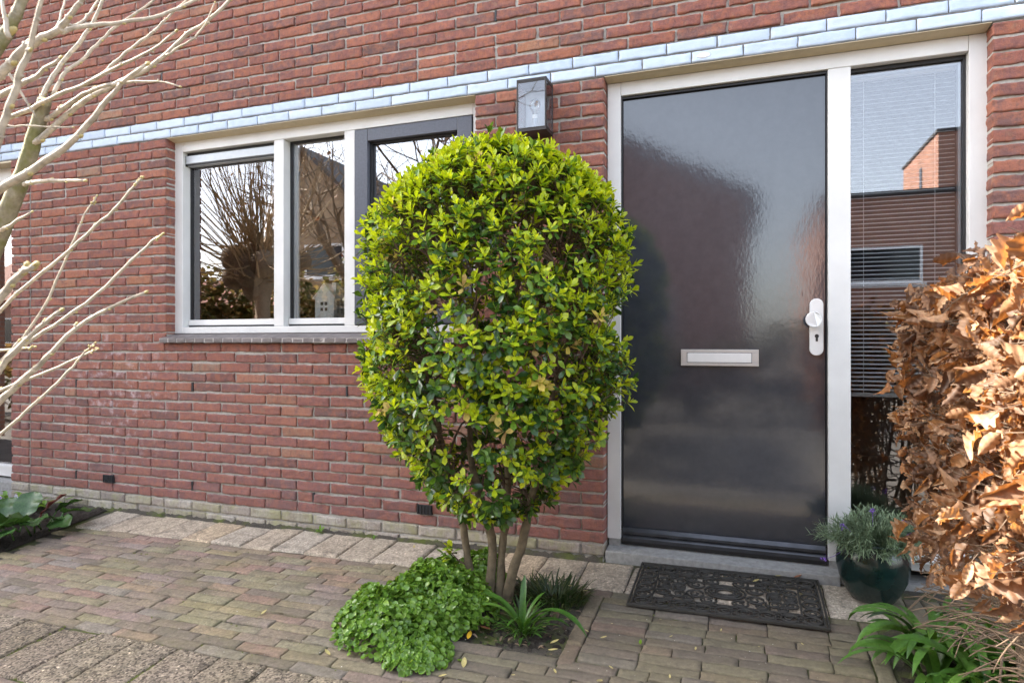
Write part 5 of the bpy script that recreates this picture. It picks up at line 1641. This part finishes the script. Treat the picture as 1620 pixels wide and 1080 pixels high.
# pollard willow
wt = thing('pollard_willow', "pollard willow with a knobbly head of long bare shoots, mirrored in the left pane", 'tree', (-7.7, -5.6, -.13))
hx = np.array([-7.7, -5.6, 2.35])
b_ = MB()
q, r_ = smooth_path([(-7.7, -5.6, -.2), (-7.65, -5.6, .8), (-7.72, -5.62, 1.7), hx], [.15, .12, .12, .22], 4)
b_.tube(q, r_, 12)
b_.build('trunk', M['farbark'], wt, smooth=True)
b_ = MB()
for i in range(16): b_.ball(hx + rng.normal(0, .2, 3) * np.array([1, 1, .7]), rng.uniform(.14, .26), 9, 6)
b_.build('head', M['farbark'], wt, smooth=True)
b_ = MB()
for i in range(210):
    a = rng.uniform(0, 6.283); el = R(rng.uniform(-12, 88)); d = np.array([math.cos(a) * math.cos(el), math.sin(a) * math.cos(el), math.sin(el)])
    L = rng.uniform(.8, 2.9); p0 = hx + d * .2 + rng.normal(0, .16, 3)
    d = d + rng.normal(0, .28, 3)
    q = [p0]
    for k in range(5):
        d = d + np.array([0, 0, .13]) + rng.normal(0, .11, 3); d /= np.linalg.norm(d)
        q.append(q[-1] + d * L / 5)
    b_.tube(q, np.linspace(.014, .003, 6), 4, cap=False)
b_.build('shoots', M['farshoot'], wt)


def bare_tree(label, x, y, h, seed, levels=5, r0=.13):
    t = thing('street_tree', label, 'tree', (x, y, -.13))
    g = np.random.default_rng(seed)
    tr = MB(); bb_ = MB(); tips = []

    def grow(p, d, L, r, lev):
        q = [p]; dd = d
        for k in range(4):
            dd = dd + g.normal(0, .10, 3) + np.array([0, 0, .04]); dd = dd / np.linalg.norm(dd)
            q.append(q[-1] + dd * L / 4)
        (tr if lev == 0 else bb_).tube(q, np.linspace(r, r * .6, 5), 8 if lev < 2 else 4, cap=False)
        if lev >= levels: tips.append(q[-1]); return
        for k in range(3 if lev else 5):
            nd_ = dd + g.normal(0, .55, 3); nd_ /= np.linalg.norm(nd_)
            grow(q[-1] if k < 2 else q[2 + k % 2], nd_, L * g.uniform(.6, .8), r * .55, lev + 1)
    grow(np.array([x, y, -.15]), np.array([0, 0, 1.0]), h, r0, 0)
    tips = np.array(tips); sel = g.random(len(tips)) < .25
    k = sel.sum()
    bb_.scatter(lf[0] * np.array([1.6, 1, 1]), lf[1], tips[sel], frames(g.normal(0, 1, (k, 3))), g.uniform(.08, .13, k), 1)
    tr.build('trunk', M['farbark'], t, smooth=True)
    bb_.build('branches', [M['farbark'], M['brownleaf']], t)


bare_tree("bare street tree with a few rusty leaves, mirrored in the middle pane", -7.1, -7.4, 2.2, 5)
bare_tree("bare branching tree in front of the gabled house, mirrored in the dark casement", -4.9, -8.2, 2.3, 9)


def far_hedge(label, x0, x1, y0, y1, h, n, s0=.10, s1=.22):
    b_ = MB()
    P_ = np.stack([rng.uniform(x0, x1, n), rng.uniform(y0, y1, n), rng.random(n) ** .8 * h], 1)
    P_[:, 2] *= 1 + .15 * np.sin(P_[:, 0] * 3)
    b_.scatter(tplA[0] * np.array([1.5, 1, 1]), tplA[1], P_, frames(rng.normal(0, 1, (n, 3))), rng.uniform(s0, s1, n))
    tag(b_.build('garden_hedge', M['farhedge'], loc=((x0 + x1) / 2, (y0 + y1) / 2, 0)), label, 'hedge')


far_hedge("unseen low green hedge added left of the garden path to shade it", -1.75, -1.25, -5.6, -2.5, 1.15, 3600, .06, .11)  # out-of-view hedge added to cast shade on the near path
far_hedge("brownish garden hedge below the willow, mirrored in the left pane", -17, -6.2, -9.3, -8.3, 2.5, 11000)
far_hedge("low dark garden hedge mirrored in the lower door", -4.5, 1.2, -7.4, -6.6, 1.1, 2200)
far_hedge("garden hedge before the tower house, mirrored in the side light", 1.8, 9, -9.4, -8.4, 1.5, 2600)
far_hedge("leafy shrub border beside the path far left", -16, -9.5, -4.6, -3.6, .9, 1500)
